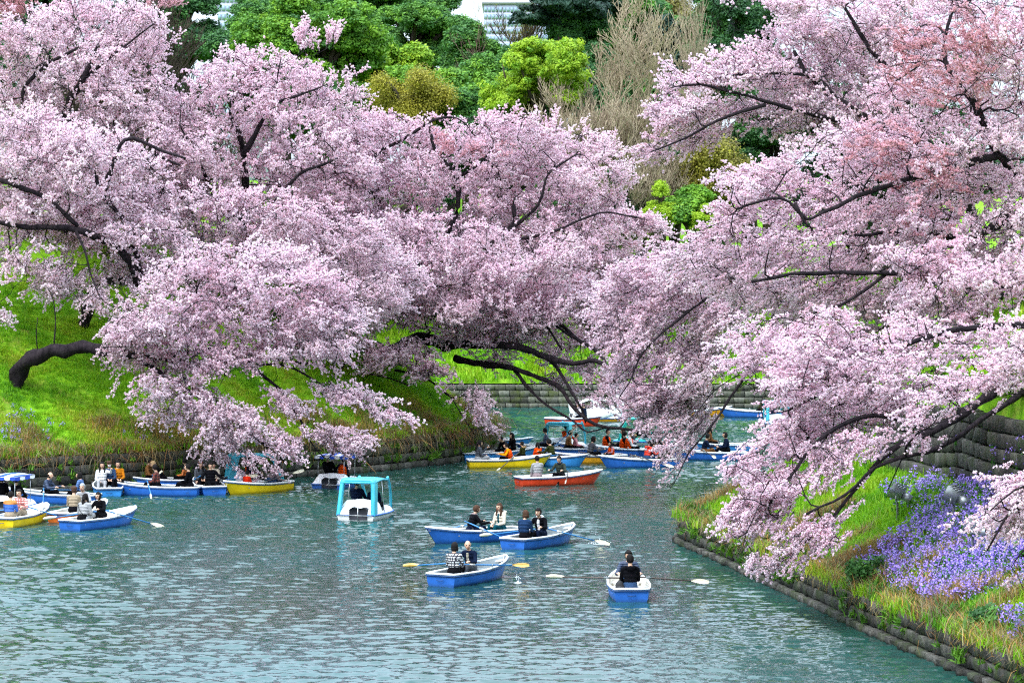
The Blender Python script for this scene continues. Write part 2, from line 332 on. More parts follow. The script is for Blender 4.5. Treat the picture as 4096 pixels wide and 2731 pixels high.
# ------------------------------------------------------------------ cherry trees
def catmull(p, step=.3):
    p = np.asarray(p, float); q = np.vstack((2 * p[0] - p[1], p, 2 * p[-1] - p[-2])); out = []
    for i in range(1, len(q) - 2):
        n = max(2, int(np.linalg.norm(q[i + 1] - q[i]) / step)); u = (np.arange(n) / n)[:, None]
        out.append(.5 * (2 * q[i] + (q[i + 1] - q[i - 1]) * u + (2 * q[i - 1] - 5 * q[i] + 4 * q[i + 1] - q[i + 2]) * u ** 2 + (3 * q[i] - q[i - 1] - 3 * q[i + 1] + q[i + 2]) * u ** 3))
    return np.vstack(out + [p[-1:]])
def inpoly(x, y, poly):
    c = np.zeros(len(x), bool); n = len(poly)
    for i in range(n):
        x0, y0 = poly[i]; x1, y1 = poly[(i + 1) % n]
        if y0 == y1: continue
        c ^= ((y0 > y) != (y1 > y)) & (x < (x1 - x0) * (y - y0) / (y1 - y0) + x0)
    return c
def edged(x, y, poly):
    a = np.array(poly, float); b_ = np.roll(a, -1, 0); ab = b_ - a; p = np.stack((x, y), 1); ap = p[:, None] - a[None]
    t = np.clip((ap * ab).sum(2) / (ab ** 2).sum(1), 0, 1); return np.linalg.norm(ap - t[..., None] * ab, axis=2).min(1)
def area(poly): a = np.array(poly, float); b_ = np.roll(a, -1, 0); return abs((a[:, 0] * b_[:, 1] - b_[:, 0] * a[:, 1]).sum()) / 2
def nz(p, f, off=0): return np.array([mnoise.noise(Vector(q) * f + Vector((off, off * .7, 0))) for q in p])
def fill(rng, poly, Y0, thick, n, slope=0.0, clump=.0, f=.55, off=0, front=0):
    """points through the volume whose outline is poly at distance Y0; thinner towards its edge"""
    a = np.array(poly, float); lo, hi = a.min(0), a.max(0); out = []; k = 0; cx = a[:, 0].mean()
    while k < n:
        m = int((n - k) * 2.6) + 60; x = rng.uniform(lo[0], hi[0], m); y = rng.uniform(lo[1], hi[1], m); i = inpoly(x, y, poly); x, y = x[i], y[i]
        if not len(x): continue
        e = edged(x, y, poly) * Y0 / FPX
        if clump: i = rng.random(len(x)) < .25 + e / .9; x, y, e = x[i], y[i], e[i]
        q = np.stack((x, y, np.zeros(len(x))), 1) * Y0 / FPX; fold = nz(q * np.array((.35, .6, 1)), 1.0, off + 3) + .5 * nz(q * np.array((1.1, 1.7, 1)), 1.0, off + 8)
        th = thick * (np.clip(e / (thick * .3), .03, 1)) ** .5; Y = Y0 + slope * (x - cx) / 1000 + th * rng.uniform(-.5 - front * .14, .5 - front * np.where(rng.random(len(x)) < .7, .85, .4), len(x)) + fold * thick * .55 * (thick > 3)
        j = rng.normal(size=(2, len(x))) * .16 * FPX / Y0; x = x + j[0]; y = y + j[1]
        p = np.stack(((x - 2048) * Y / FPX, Y, HCAM - (y - HOR) * Y / FPX), 1)
        if clump: p = p[nz(p * np.array((.75, .75, 1.7)), f, off) + .5 * nz(p * np.array((1, 1, 1.6)), f * 2.7, off) + rng.uniform(-.22, .22, len(p)) > clump - .33]
        out.append(p); k += len(p)
    return np.vstack(out)[:n]
def link_pts(rng, a, b_, da, n, jit, up=.08):
    L = np.linalg.norm(b_ - a); t = np.linspace(0, 1, n + 1)[:, None]; m = a + da * L * .38 + np.array((0, 0, up * L)); 
    pts = (1 - t) ** 2 * a + 2 * t * (1 - t) * m + t ** 2 * b_; j = rng.normal(size=pts.shape) * jit * L; j[0] = 0; return pts + j
def cherry(label, limbs, zones, seed, flow=(0, 0, 0), tint=.1, src='spray', ssc=1.0, l1=1.5, l2=5.0, dens_=30, base=None, group='cherry trees in blossom over the moat', k_front=.9):
    rng = np.random.default_rng(seed); flow = np.array(flow, float)
    sh = -.40 * max(z[2] for z in zones) * k_front; limbs = [([(a[0], a[1], a[2] + sh * (min(1, i / 3) if j == 0 else 1)) for i, a in enumerate(L[0])], *L[1:]) for j, L in enumerate(limbs)]
    P3 = [np.array([P(*q) for q in L[0]]) for L in limbs]
    root = empty('cherry_tree', tuple(P3[0][0])); tag(root, label, 'cherry tree', group); o0 = P3[0][0]
    TB = MB(); BB = MB(); nodes = []; dirs = []; rad = []
    for p, (_, r0, r1) in zip(P3, limbs):
        c = catmull(p, .35); c = c + np.array([Vector(mnoise.noise_vector(Vector(q) * .9)) for q in c]) * min(.12, r0 * .8) * np.linspace(0, 1, len(c))[:, None]
        u = np.linspace(0, 1, len(c)); r = r0 + (r1 - r0) * u ** .8
        rr = r * (1 + (.30 if r0 > .3 else .15) * nz(c, 1.9)); 
        if r0 > .2: rr[0] *= 1.35
        TB.tube(c - o0, rr, 16 if r0 > .25 else 9 if r0 > .1 else 6, 0)
        if r0 > .1: v_ = TB.v[-1]; kq = len(v_) // len(c); cc_ = np.repeat(c - o0, kq, 0); TB.v[-1] = v_ + (v_ - cc_) * (nz(v_ + o0, 2.6)[:, None] * .42 + nz(v_ + o0, 6.0)[:, None] * .22)
        nodes.append(c); dirs.append(np.gradient(c, axis=0)); rad.append(r)
    trunk = TB.build('trunk', M_bark, root, True)
    N = np.vstack(nodes); D = np.vstack(dirs); D /= np.linalg.norm(D, axis=1)[:, None] + 1e-9; Rr = np.concatenate(rad)
    # boughs
    A1 = []; A2 = []; A3 = []; TT = []; 
    for z in zones:
        poly, Y0, thick = z[:3]; kw = z[3] if len(z) > 3 else {}
        ar = area(poly) * (Y0 / FPX) ** 2; dn = kw.get('dens', 1.0); sl = kw.get('slope', 0)
        A1.append(fill(rng, poly, Y0, thick * .98, max(2, int(ar * l1 * min(1, dn))), sl, off=seed, front=1)); A2.append(fill(rng, poly, Y0, thick * 1.04, max(3, int(ar * l2 * min(1, dn))), sl, off=seed, front=.5))
        q = fill(rng, poly, Y0, thick, int(ar * dens_ * dn), sl, kw.get('clump', .3), kw.get('f', .7), seed); A3.append(q); TT.append(np.full(len(q), kw.get('tint', tint)))
    A1, A2, A3, TT = np.vstack(A1), np.vstack(A2), np.vstack(A3), np.concatenate(TT)
    d1 = np.array([np.linalg.norm(N - a, axis=1).min() for a in A1]); order = np.argsort(d1); NN, DD, RR = N.copy(), D.copy(), Rr.copy()
    for i in order:
        a = A1[i]; d = np.linalg.norm(NN - a, axis=1) - RR * 3; k = d.argmin(); L = np.linalg.norm(a - NN[k])
        if L < .4: continue
        n = max(3, int(L / .3)); pts = link_pts(rng, NN[k], a, DD[k], n, .03, .04); r0 = min(RR[k] * .75, .026 + .014 * L); r = np.linspace(r0, max(.016, r0 * .45), n + 1)
        BB.tube(pts - o0, r, 5, 0, cap=False); NN = np.vstack((NN, pts[1:])); g_ = np.gradient(pts, axis=0)[1:]; DD = np.vstack((DD, g_ / (np.linalg.norm(g_, axis=1)[:, None] + 1e-9))); RR = np.concatenate((RR, r[1:]))
    kd = KDTree(len(NN)); [kd.insert(q, i) for i, q in enumerate(NN)]; kd.balance(); N2 = [NN]; D2 = [DD]; R2 = [RR]
    for a in A2:
        q, k, L = kd.find(a)
        if L < .25: continue
        n = max(2, int(L / .35)); pts = link_pts(rng, NN[k], a, DD[k], n, .05, .05); r = np.linspace(min(.02, RR[k] * .8), .009, n + 1)
        BB.tube(pts - o0, r, 4, 0, cap=False); g_ = np.gradient(pts, axis=0)[1:]; N2.append(pts[1:]); D2.append(g_ / (np.linalg.norm(g_, axis=1)[:, None] + 1e-9)); R2.append(r[1:])
    N2, D2, R2 = np.vstack(N2), np.vstack(D2), np.concatenate(R2)
    kd = KDTree(len(N2)); [kd.insert(q, i) for i, q in enumerate(N2)]; kd.balance(); dirv = np.zeros_like(A3); keep = np.ones(len(A3), bool); ctr = N.mean(0)
    for i, a in enumerate(A3):
        q, k, L = kd.find(a); v = a - N2[k]
        o_ = a - ctr; o_ /= np.linalg.norm(o_) + 1e-9
        dv = v / (L + .05) * .35 + D2[k] * .3 + flow * 1.3 + o_ * .55 + np.array(mnoise.noise_vector(Vector(a) * .3)) * .7 + rng.normal(size=3) * .14; dirv[i] = dv / (np.linalg.norm(dv) + 1e-9)
        if L > .55: BB.tube(link_pts(rng, N2[k], a - dirv[i] * .2, D2[k], 2, .05) - o0, np.linspace(.007, .004, 3), 3, 0, cap=False)
    BB.build('branches', M_bark, root, True)['kind'] = 'stuff'
    s = ssc * rng.uniform(.7, 1.2, len(A3)); pos = A3 - dirv * (.5 * ssc)
    tt = TT + .30 * np.clip(nz(A3, .42, seed + 5), -.3, .8) + rng.normal(size=len(A3)) * .05
    # no twig may hang into the water or the ground
    gz = np.maximum(terrain(A3[:, 0], A3[:, 1]), 0); keep &= A3[:, 2] > gz + .22
    pos, dirv, s, tt = pos[keep], dirv[keep], s[keep], tt[keep]
    scatter('crown', src, pos - o0, euler_to(dirv, rng.uniform(0, 6.28, len(pos))), s, tt, root, 'stuff', rng)
    return root, len(pos)
def gz_at(px, py, Y):
    """a point on the ground below the given photo point at distance Y"""
    x = (px - 2048) * Y / FPX; z = terr1(x, Y) - .3; return (px, HOR + (HCAM - z) * FPX / Y, Y)
cnt = 0
def C(*a, **k):
    global cnt; r, n = cherry(*a, **k); cnt += n; return r
# front left tree, leaning out of the grass slope
_h = hit(70, 1530); _Y = _h[1]
C('old cherry with a bare dark bent trunk leaning out of the left grass slope',
  [([(60, 1560, _Y), (75, 1490, _Y - .5), (118, 1436, _Y - 1), (165, 1422, _Y - 1.2), (205, 1400, _Y - 1.4), (260, 1404, _Y - 1.6), (330, 1388, _Y - 1.8), (410, 1402, _Y - 2), (520, 1412, _Y - 2.2), (640, 1425, _Y - 2.6), (800, 1480, _Y - 3)], .42, .15),
   ([(420, 1410, _Y - 2), (560, 1350, _Y - 2), (690, 1335, _Y - 2.2), (770, 1305, _Y - 2.2), (800, 1260, _Y - 2), (790, 1215, _Y - 2)], .18, .07),
   ([(640, 1425, _Y - 2.6), (900, 1395, _Y - 2), (1080, 1430, _Y - 1.5), (1300, 1470, _Y - 1)], .13, .05),
   ([(520, 1412, _Y - 2.2), (700, 1530, _Y - 3.4), (880, 1640, _Y - 4), (1060, 1780, _Y - 4.4), (1140, 1850, _Y - 4.6)], .12, .03),
   ([(980, 1440, _Y - 2), (1060, 1510, _Y - 3), (1120, 1560, _Y - 3.5), (1190, 1660, _Y - 3.8), (1240, 1760, _Y - 4), (1300, 1830, _Y - 4)], .11, .03),
   ([(1000, 1460, _Y - 2), (1150, 1465, _Y - 2.5), (1330, 1560, _Y - 3), (1430, 1590, _Y - 3.2), (1560, 1640, _Y - 3.4)], .07, .02),
   ([(150, 1400, _Y - 1), (145, 1330, _Y - 1), (150, 1270, _Y - 1)], .035, .015), ([(215, 1390, _Y - 1.3), (222, 1280, _Y - 1.3), (212, 1200, _Y - 1.3), (190, 1150, _Y - 1.3)], .04, .02)],
  [([(400, 1330), (520, 1200), (620, 1080), (760, 980), (1100, 960), (1350, 1080), (1460, 1250), (1480, 1380), (1330, 1470), (1000, 1470), (700, 1500), (450, 1440), (390, 1400)], _Y - 3, 6, dict(dens=1.2)), ([(700, 780), (1100, 760), (1500, 880), (1720, 1120), (1500, 1330), (1200, 1150), (900, 1020)], _Y + 6, 5, dict(dens=.9)),
   ([(380, 1440), (560, 1440), (760, 1500), (950, 1580), (1120, 1690), (1260, 1800), (1280, 1880), (1130, 1890), (1000, 1900), (880, 1880), (800, 1840), (690, 1740), (560, 1660), (500, 1600), (400, 1520)], _Y - 4.5, 4, dict(dens=.36, clump=.42, f=.8, tint=-.05)),
   ([(560, 1480), (760, 1530), (1000, 1640), (1180, 1760), (1220, 1800), (1100, 1800), (900, 1700), (700, 1620)], _Y - 5, 2.0, dict(dens=.8, tint=-.08)),
   ([(1060, 1540), (1180, 1600), (1300, 1700), (1440, 1740), (1500, 1790), (1470, 1870), (1380, 1830), (1250, 1760), (1120, 1660)], _Y - 4, 2.5, dict(dens=.9, tint=-.08)),
   ([(1240, 1530), (1380, 1540), (1520, 1590), (1650, 1660), (1640, 1690), (1540, 1670), (1400, 1610), (1270, 1580)], _Y - 4, 1.6, dict(dens=1.3, tint=-.15))],
  11, flow=(.25, 0, -.22), tint=.02, k_front=0)
# big tree, far left, up the bank
C('tall cherry filling the upper left corner with dense pale pink blossom',
  [([gz_at(200, 1200, 152), (215, 900, 152), (250, 600, 151), (270, 420, 151), (330, 320, 150), (390, 180, 150)], .42, .10),
   ([(250, 600, 151), (120, 500, 151), (100, 350, 151), (260, 215, 150), (330, 190, 150)], .16, .06), ([(240, 700, 151), (400, 560, 149), (560, 600, 148), (720, 660, 147)], .16, .05), ([(215, 900, 152), (60, 800, 150), (-120, 700, 149)], .2, .08), ([(330, 320, 150), (480, 200, 150), (600, 110, 150)], .1, .04)],
  [([(-150, 60), (60, 60), (200, 10), (340, -30), (420, 10), (560, 30), (660, 90), (690, 170), (660, 240), (730, 420), (800, 600), (820, 800), (600, 950), (250, 950), (-150, 900)], 150, 8, dict(dens=1.0)),
   ([(-150, -60), (250, -60), (200, 60), (60, 90), (-150, 120)], 154, 5, dict(dens=.35, tint=.6, clump=.5)), ([(560, -20), (690, -40), (700, 60), (640, 110)], 153, 3, dict(dens=.6, tint=.5))], 12, tint=.0)
C('cherry in the left middle whose lowest sprays hang in front of the green slope',
  [([gz_at(330, 1260, 143), (400, 1130, 142), (560, 1130, 141), (545, 1060, 141), (530, 920, 141), (410, 780, 140), (380, 700, 140)], .3, .08), ([(410, 780, 140), (500, 560, 140), (640, 600, 140), (740, 640, 139)], .14, .05),
   ([(560, 1130, 141), (480, 1000, 140), (300, 920, 139), (100, 905, 139), (-60, 880, 139)], .22, .1), ([(300, 920, 139), (340, 1000, 138), (360, 1090, 138), (400, 1180, 137)], .08, .03), ([(-60, 700, 140), (60, 740, 139), (200, 800, 139), (310, 910, 139)], .12, .1)],
  [([(-150, 480), (150, 430), (400, 500), (640, 640), (740, 850), (780, 1100), (600, 1180), (420, 1080), (300, 1010), (150, 985), (-150, 985)], 139, 7, dict(dens=1.05, clump=.38)),
   ([(-150, 940), (100, 960), (330, 1010), (480, 1120), (600, 1200), (480, 1290), (330, 1240), (250, 1200), (90, 1150), (-20, 1090), (-150, 1040)], 137.5, 4, dict(dens=.62, clump=.44, f=.8, tint=-.05)), ([(-100, 1220), (40, 1230), (70, 1250), (-20, 1265), (-100, 1260)], 136, .8, dict(dens=1.2, tint=-.2))], 13, flow=(.05, 0, -.12), tint=.0)
C('cherry with a rounded top rising in front of the green domed tree',
  [([gz_at(960, 1260, 152), (985, 1000, 152), (980, 640, 151), (960, 560, 151), (925, 450, 151), (930, 370, 151)], .36, .09), ([(975, 620, 151), (1060, 470, 150), (1100, 410, 150), (1180, 385, 150), (1280, 350, 150)], .16, .05), ([(1100, 410, 150), (1112, 300, 150), (1125, 230, 150)], .06, .03),
   ([(985, 1000, 152), (1060, 860, 150), (1200, 700, 149), (1330, 640, 149)], .17, .06), ([(980, 900, 152), (860, 780, 151), (780, 620, 150), (730, 520, 150)], .15, .05)],
  [([(650, 400), (720, 330), (800, 240), (900, 190), (1000, 200), (1080, 195), (1160, 215), (1215, 240), (1300, 280), (1400, 330), (1440, 380), (1400, 410), (1480, 500), (1500, 700), (1480, 950), (1250, 1100), (900, 1120), (700, 1050), (640, 800), (640, 560)], 150, 8, dict(dens=1.0)),
   ([(1180, 210), (1210, 110), (1235, 150), (1290, 190), (1340, 110), (1380, 180), (1340, 240), (1240, 250)], 150, 2.4, dict(dens=.6, clump=.5)), ([(1380, 310), (1460, 285), (1450, 310), (1400, 340), (1470, 345), (1440, 375), (1380, 390)], 150, 1.5, dict(dens=.9))], 14, tint=.08)
C('wide middle cherry whose flat blossom top meets the bright green and bare trees',
  [([gz_at(1330, 1330, 158), (1400, 1215, 158), (1560, 1150, 158), (1640, 1105, 157), (1745, 1028, 157), (1830, 1005, 156), (1985, 968, 156), (2050, 895, 156), (2055, 820, 156)], .52, .12), ([(1745, 1028, 157), (1790, 930, 157), (1825, 850, 157), (1828, 710, 157), (1740, 610, 157), (1720, 520, 157)], .2, .07), ([(1828, 710, 157), (1900, 670, 156), (1960, 610, 156)], .1, .05),
   ([(1640, 1105, 157), (1560, 900, 157), (1500, 780, 157), (1480, 650, 157), (1600, 560, 157), (1740, 480, 157), (1810, 470, 157)], .18, .06), ([(1570, 900, 155), (1640, 880, 155), (1750, 862, 155), (1830, 865, 155)], .09, .05), ([(1520, 1010, 156), (1450, 1040, 155), (1330, 1045, 155), (1200, 970, 155)], .11, .05),
   ([(1985, 968, 156), (2150, 820, 155), (2190, 700, 155), (2300, 620, 155)], .13, .05), ([(1985, 975, 156), (2200, 930, 154), (2400, 850, 154), (2550, 870, 154)], .12, .04)],
  [([(1340, 480), (1420, 430), (1560, 450), (1700, 480), (1780, 475), (1860, 460), (1960, 440), (2080, 450), (2200, 470), (2320, 500), (2440, 540), (2500, 590), (2530, 660), (2540, 720), (2480, 760), (2560, 830), (2640, 890), (2660, 930), (2560, 950), (2500, 1100), (2400, 1250), (2000, 1300), (1600, 1260), (1350, 1180), (1180, 1000), (1200, 700)], 156, 8, dict(dens=1.05, tint=.12)),
   ([(1600, 640), (1750, 560), (2050, 560), (2200, 600), (2150, 650), (1800, 660)], 152, 1.5, dict(dens=.16, tint=.7)), ([(2450, 850), (2580, 860), (2720, 925), (2660, 950), (2500, 930)], 153, 1.5, dict(dens=.9))], 15, tint=.1)
C('massive dark limbed cherry stretching low over the boats from the tip of the bank',
  [([gz_at(1520, 1480, 158), (1600, 1400, 157), (1680, 1350, 156), (1780, 1372, 155), (1900, 1355, 154), (1980, 1310, 154), (2080, 1270, 153), (2160, 1235, 153)], .55, .10),
   ([(1780, 1372, 155), (1920, 1378, 153), (2060, 1385, 151), (2180, 1425, 150), (2280, 1452, 149), (2380, 1440, 148), (2470, 1490, 148)], .30, .09), ([(2130, 1400, 150.5), (2220, 1460, 150), (2300, 1590, 149), (2335, 1660, 149), (2345, 1690, 149)], .13, .05),
   ([(1820, 1432, 155), (1900, 1452, 154), (2040, 1470, 152), (2150, 1510, 151), (2240, 1550, 150), (2300, 1640, 149), (2400, 1705, 148), (2480, 1712, 148), (2640, 1740, 147)], .20, .05),
   ([(2060, 1480, 152), (2120, 1560, 151), (2200, 1630, 150), (2300, 1690, 149), (2352, 1728, 148.5), (2420, 1712, 148)], .11, .035), ([(1680, 1350, 156), (1560, 1420, 154), (1420, 1400, 152), (1360, 1480, 151)], .14, .05),
   ([(2290, 1350, 150), (2180, 1280, 151), (2250, 1400, 150)], .06, .05), ([(2160, 1275, 152), (2230, 1290, 151), (2300, 1350, 150), (2400, 1420, 149), (2480, 1560, 148)], .13, .05), ([(1580, 1480, 153), (1700, 1510, 152), (1800, 1590, 151), (1860, 1680, 150), (1900, 1740, 150)], .07, .02), ([(1450, 1490, 153), (1550, 1510, 152), (1640, 1545, 151.5)], .06, .03)],
  [([(1250, 1150), (1700, 1130), (2100, 1180), (2450, 1060), (2650, 1050), (2680, 1250), (2600, 1450), (2440, 1420), (2300, 1390), (2150, 1360), (1950, 1350), (1800, 1330), (1700, 1290), (1450, 1330), (1300, 1300)], 152, 8, dict(dens=.95)),
   ([(1230, 1300), (1500, 1330), (1660, 1370), (1800, 1460), (1900, 1560), (1980, 1620), (1900, 1640), (1780, 1540), (1640, 1500), (1480, 1480), (1300, 1440)], 150, 4, dict(dens=.8, clump=.4)),
   ([(1500, 1270), (2300, 1300), (2470, 1440), (2350, 1500), (2150, 1420), (1850, 1370), (1600, 1370)], 151, 2.5, dict(dens=.6)), ([(1880, 1410), (2250, 1430), (2350, 1580), (2150, 1500), (1950, 1460)], 153, 2, dict(dens=.3, clump=.5)),
   ([(1840, 1540), (1920, 1560), (1990, 1640), (2015, 1720), (1990, 1770), (1930, 1750), (1880, 1680)], 149, 2, dict(dens=.42, clump=.45)),
   ([(1950, 1440), (2100, 1440), (2200, 1480), (2280, 1540), (2200, 1530), (2050, 1480)], 154, 3, dict(dens=.35, clump=.5)),
   ([(2350, 1480), (2500, 1440), (2640, 1500), (2660, 1640), (2600, 1700), (2460, 1660), (2330, 1600)], 148, 3.5, dict(dens=.5)), ([(1300, 880), (1700, 860), (2300, 960), (2450, 1200), (2100, 1330), (1700, 1290), (1400, 1180)], 149, 4, dict(dens=.8)),
   ([(1880, 1320), (2150, 1330), (2300, 1400), (2380, 1500), (2200, 1440), (2000, 1370)], 155, 3, dict(dens=.5, clump=.45))], 16, flow=(.15, 0, -.08), tint=.05, k_front=.3)
# right hand side, nearer and hanging down to the left
def rt(px, Y): return gz_at(px, 0, Y)
C('upper right cherry reaching left towards the bare grey tree',
  [([rt(4000, 132), (3900, 900, 130), (3750, 640, 128), (3560, 520, 127), (3350, 400, 126), (3220, 290, 126), (3180, 200, 126)], .42, .08), ([(3350, 400, 126), (3260, 310, 126), (3100, 295, 125), (2960, 300, 125), (2880, 310, 125)], .1, .04), ([(3560, 520, 127), (3300, 470, 126), (3060, 405, 125), (2930, 370, 125), (2800, 335, 125), (2700, 350, 125)], .16, .04), ([(3060, 420, 125), (2900, 470, 124), (2760, 540, 124), (2600, 610, 124)], .1, .03), ([(3750, 640, 128), (3600, 350, 127), (3450, 150, 127), (3350, -20, 127)], .18, .06)],
  [([(2570, 620), (2610, 530), (2600, 450), (2640, 390), (2650, 290), (2760, 265), (2880, 215), (2980, 180), (3060, 90), (3200, 30), (3350, -50), (3700, -50), (3750, 300), (3700, 600), (3400, 640), (3200, 600), (3060, 520), (2960, 500), (2850, 580), (2720, 600), (2640, 640)], 125, 6, dict(dens=1.05, slope=2)),
   ([(2820, 0), (2950, -20), (3200, -30), (3250, 40), (3100, 60), (3000, 40), (2900, 40)], 123, 3, dict(dens=.7, clump=.42, tint=-.1)), ([(2640, 480), (2640, 620), (2580, 640), (2560, 590)], 124, 1, dict(dens=.8))], 21, flow=(-.28, 0, -.12), tint=.05)
C('large right hand cherry, a broad wall of blossom with reddish young leaves',
  [([rt(4500, 112), (4420, 1300, 111), (4250, 950, 110), (4060, 865, 109), (3960, 920, 108), (3850, 958, 107), (3740, 930, 107), (3600, 925, 107), (3430, 945, 106)], .50, .04), ([(4250, 950, 110), (4000, 620, 109), (3900, 420, 108), (3780, 250, 108), (3800, 60, 108)], .26, .06), ([(4000, 620, 109), (3700, 700, 107), (3500, 760, 106), (3290, 850, 105), (3230, 872, 105), (3150, 805, 105), (3080, 795, 105), (2960, 840, 104)], .15, .04),
   ([(3180, 810, 105), (3215, 880, 105), (3245, 910, 105)], .06, .04), ([(4420, 1300, 111), (4000, 1180, 107), (3700, 1100, 105), (3300, 1090, 104), (3000, 1120, 103)], .2, .05), ([(3850, 958, 107), (3600, 1060, 105), (3400, 1200, 104), (3200, 1270, 103)], .09, .04)],
  [([(2860, 700), (2960, 650), (3150, 600), (3400, 500), (3600, 200), (3700, -60), (4400, -60), (4400, 1400), (4000, 1500), (3600, 1400), (3300, 1300), (3050, 1250), (2800, 1150), (2640, 1100), (2560, 1000), (2740, 930), (2850, 840)], 106, 9, dict(dens=1.0, tint=.08, slope=3)),
   ([(3500, 980), (4350, 930), (4350, 1470), (3950, 1450), (3600, 1350)], 99, 5, dict(dens=1.0)), ([(3550, 100), (3900, 0), (4050, 200), (3950, 420), (3700, 420), (3500, 350)], 102, 4, dict(dens=.3, tint=.75, slope=3)), ([(3350, 450), (3800, 500), (3900, 900), (3600, 950), (3350, 700)], 102, 4, dict(dens=.2, tint=.7, slope=3))], 22, flow=(-.38, 0, -.24), tint=.15, ssc=.95, src='spray_dense', dens_=34)
C('right middle cherry with whips of blossom drooping in front of the distant boats',
  [([rt(4300, 138), (4150, 1200, 136), (3800, 950, 134), (3450, 1000, 132), (3150, 1130, 130), (3080, 1320, 129), (2990, 1480, 128), (2925, 1590, 128), (2820, 1730, 127), (2760, 1810, 127), (2700, 1930, 127)], .40, .02), ([(3450, 1000, 132), (3100, 1040, 130), (2820, 1200, 129), (2600, 1380, 128), (2500, 1560, 128)], .13, .03), ([(3080, 1320, 129), (3085, 1420, 129), (3050, 1460, 128), (2960, 1550, 128)], .05, .02), ([(2990, 1480, 128), (2860, 1560, 128), (2760, 1690, 127)], .035, .015)],
  [([(2420, 1080), (2600, 980), (2850, 1000), (3100, 1060), (3180, 1180), (3100, 1260), (2960, 1330), (2900, 1420), (2850, 1560), (2820, 1640), (2700, 1700), (2600, 1700), (2480, 1600), (2400, 1450), (2360, 1280)], 129, 5, dict(dens=1.1, tint=.0)),
   ([(2540, 1560), (2700, 1530), (2830, 1580), (2890, 1660), (2860, 1710), (2760, 1750), (2700, 1790), (2600, 1750), (2540, 1680)], 128, 3, dict(dens=.8, tint=-.12)),
   ([(2680, 1760), (2780, 1760), (2750, 1830), (2700, 1880), (2650, 1950), (2635, 1900), (2660, 1830)], 127, 1.5, dict(dens=.6, tint=-.1, clump=.45)), ([(3080, 1100), (3350, 1150), (3380, 1320), (3200, 1330), (3100, 1300), (3040, 1240)], 130, 4, dict(dens=.7))], 23, flow=(-.3, 0, -.42), tint=.0)
C('near right cherry with thick diagonal limbs sweeping down over the grassy bank',
  [([rt(5050, 92), (4850, 1350, 91), (4500, 1380, 90), (4200, 1470, 89), (3990, 1555, 88), (3890, 1630, 87.5), (3820, 1680, 87), (3730, 1725, 86.5), (3640, 1755, 86), (3520, 1840, 85.5), (3430, 1950, 85), (3340, 2050, 84.5), (3290, 2110, 84)], .42, .03),
   ([(4200, 1470, 89), (4060, 1590, 87), (3920, 1680, 86), (3760, 1790, 85), (3600, 1830, 84.5), (3500, 1870, 84), (3380, 1980, 83.5), (3230, 2060, 83)], .13, .03), ([(3730, 1725, 86.5), (3500, 1660, 86), (3300, 1740, 85), (3180, 1880, 84.5), (3080, 2020, 84)], .1, .03), ([(4500, 1380, 90), (4100, 1300, 89), (3700, 1350, 88), (3400, 1500, 87), (3150, 1640, 86)], .16, .04), ([(3640, 1755, 86), (3610, 1830, 86), (3550, 1960, 86)], .03, .015)],
  [([(2850, 1290), (3150, 1240), (3400, 1300), (3300, 1500), (3000, 1600), (2880, 1500)], 92, 4, dict(dens=.75)), ([(3600, 1480), (4150, 1330), (4150, 1530), (3950, 1680), (3800, 1770), (3600, 1790)], 83.5, 2, dict(dens=.5, clump=.42)),
   ([(3300, 1220), (3800, 1300), (4400, 1300), (4400, 1480), (4060, 1520), (3880, 1560), (3700, 1640), (3560, 1700), (3420, 1790), (3300, 1840), (3230, 1860), (3120, 1900), (3020, 1960), (2940, 1990), (2870, 1880), (2960, 1820), (2990, 1740), (3060, 1650), (3000, 1560), (3120, 1400)], 87, 6, dict(dens=1.1, slope=3)),
   ([(3000, 1880), (3200, 1800), (3400, 1760), (3560, 1740), (3540, 1800), (3420, 1840), (3300, 1930), (3200, 2020), (3110, 2080), (3010, 2180), (2900, 2140), (2900, 2050), (2940, 1970)], 84, 3, dict(dens=1.05)),
   ([(3110, 2150), (3200, 2080), (3300, 2060), (3400, 1990), (3430, 1960), (3480, 1990), (3400, 2060), (3330, 2110), (3290, 2190), (3180, 2230), (3090, 2260), (3010, 2270), (3000, 2240)], 83.5, 1.6, dict(dens=.95, tint=-.03)), ([(3290, 2170), (3360, 2140), (3395, 2150), (3380, 2180), (3310, 2205)], 83, .7, dict(dens=1.1))], 24, flow=(-.42, 0, -.38), tint=.05, k_front=.15, ssc=.85, src='spray_dense', dens_=42)
C('cherry spray from the right edge hanging over the purple flowers',
  [([rt(6300, 78), (5900, 1000, 77), (5200, 1100, 75), (4700, 1500, 73.5), (4350, 1750, 73), (4120, 1960, 72.5), (4020, 2080, 72), (3950, 2200, 72)], .3, .02), ([(4350, 1750, 73), (4200, 1900, 72), (4060, 1960, 71.5), (3960, 2040, 71)], .06, .015), ([(4200, 1900, 72), (4150, 2120, 72), (4060, 2240, 72)], .05, .015)],
  [([(4250, 1720), (4110, 1830), (4010, 1900), (3930, 1960), (3900, 2040), (3850, 2070), (3890, 2110), (3960, 2120), (3930, 2180), (3900, 2210), (3990, 2240), (4060, 2170), (4110, 2240), (4110, 2330), (4300, 2330), (4300, 1720)], 72, 2.4, dict(dens=1.0, tint=-.02))], 25, flow=(-.4, 0, -.35), tint=.0, ssc=.8, src='spray_dense', dens_=42)
print('SPRAYS', cnt)
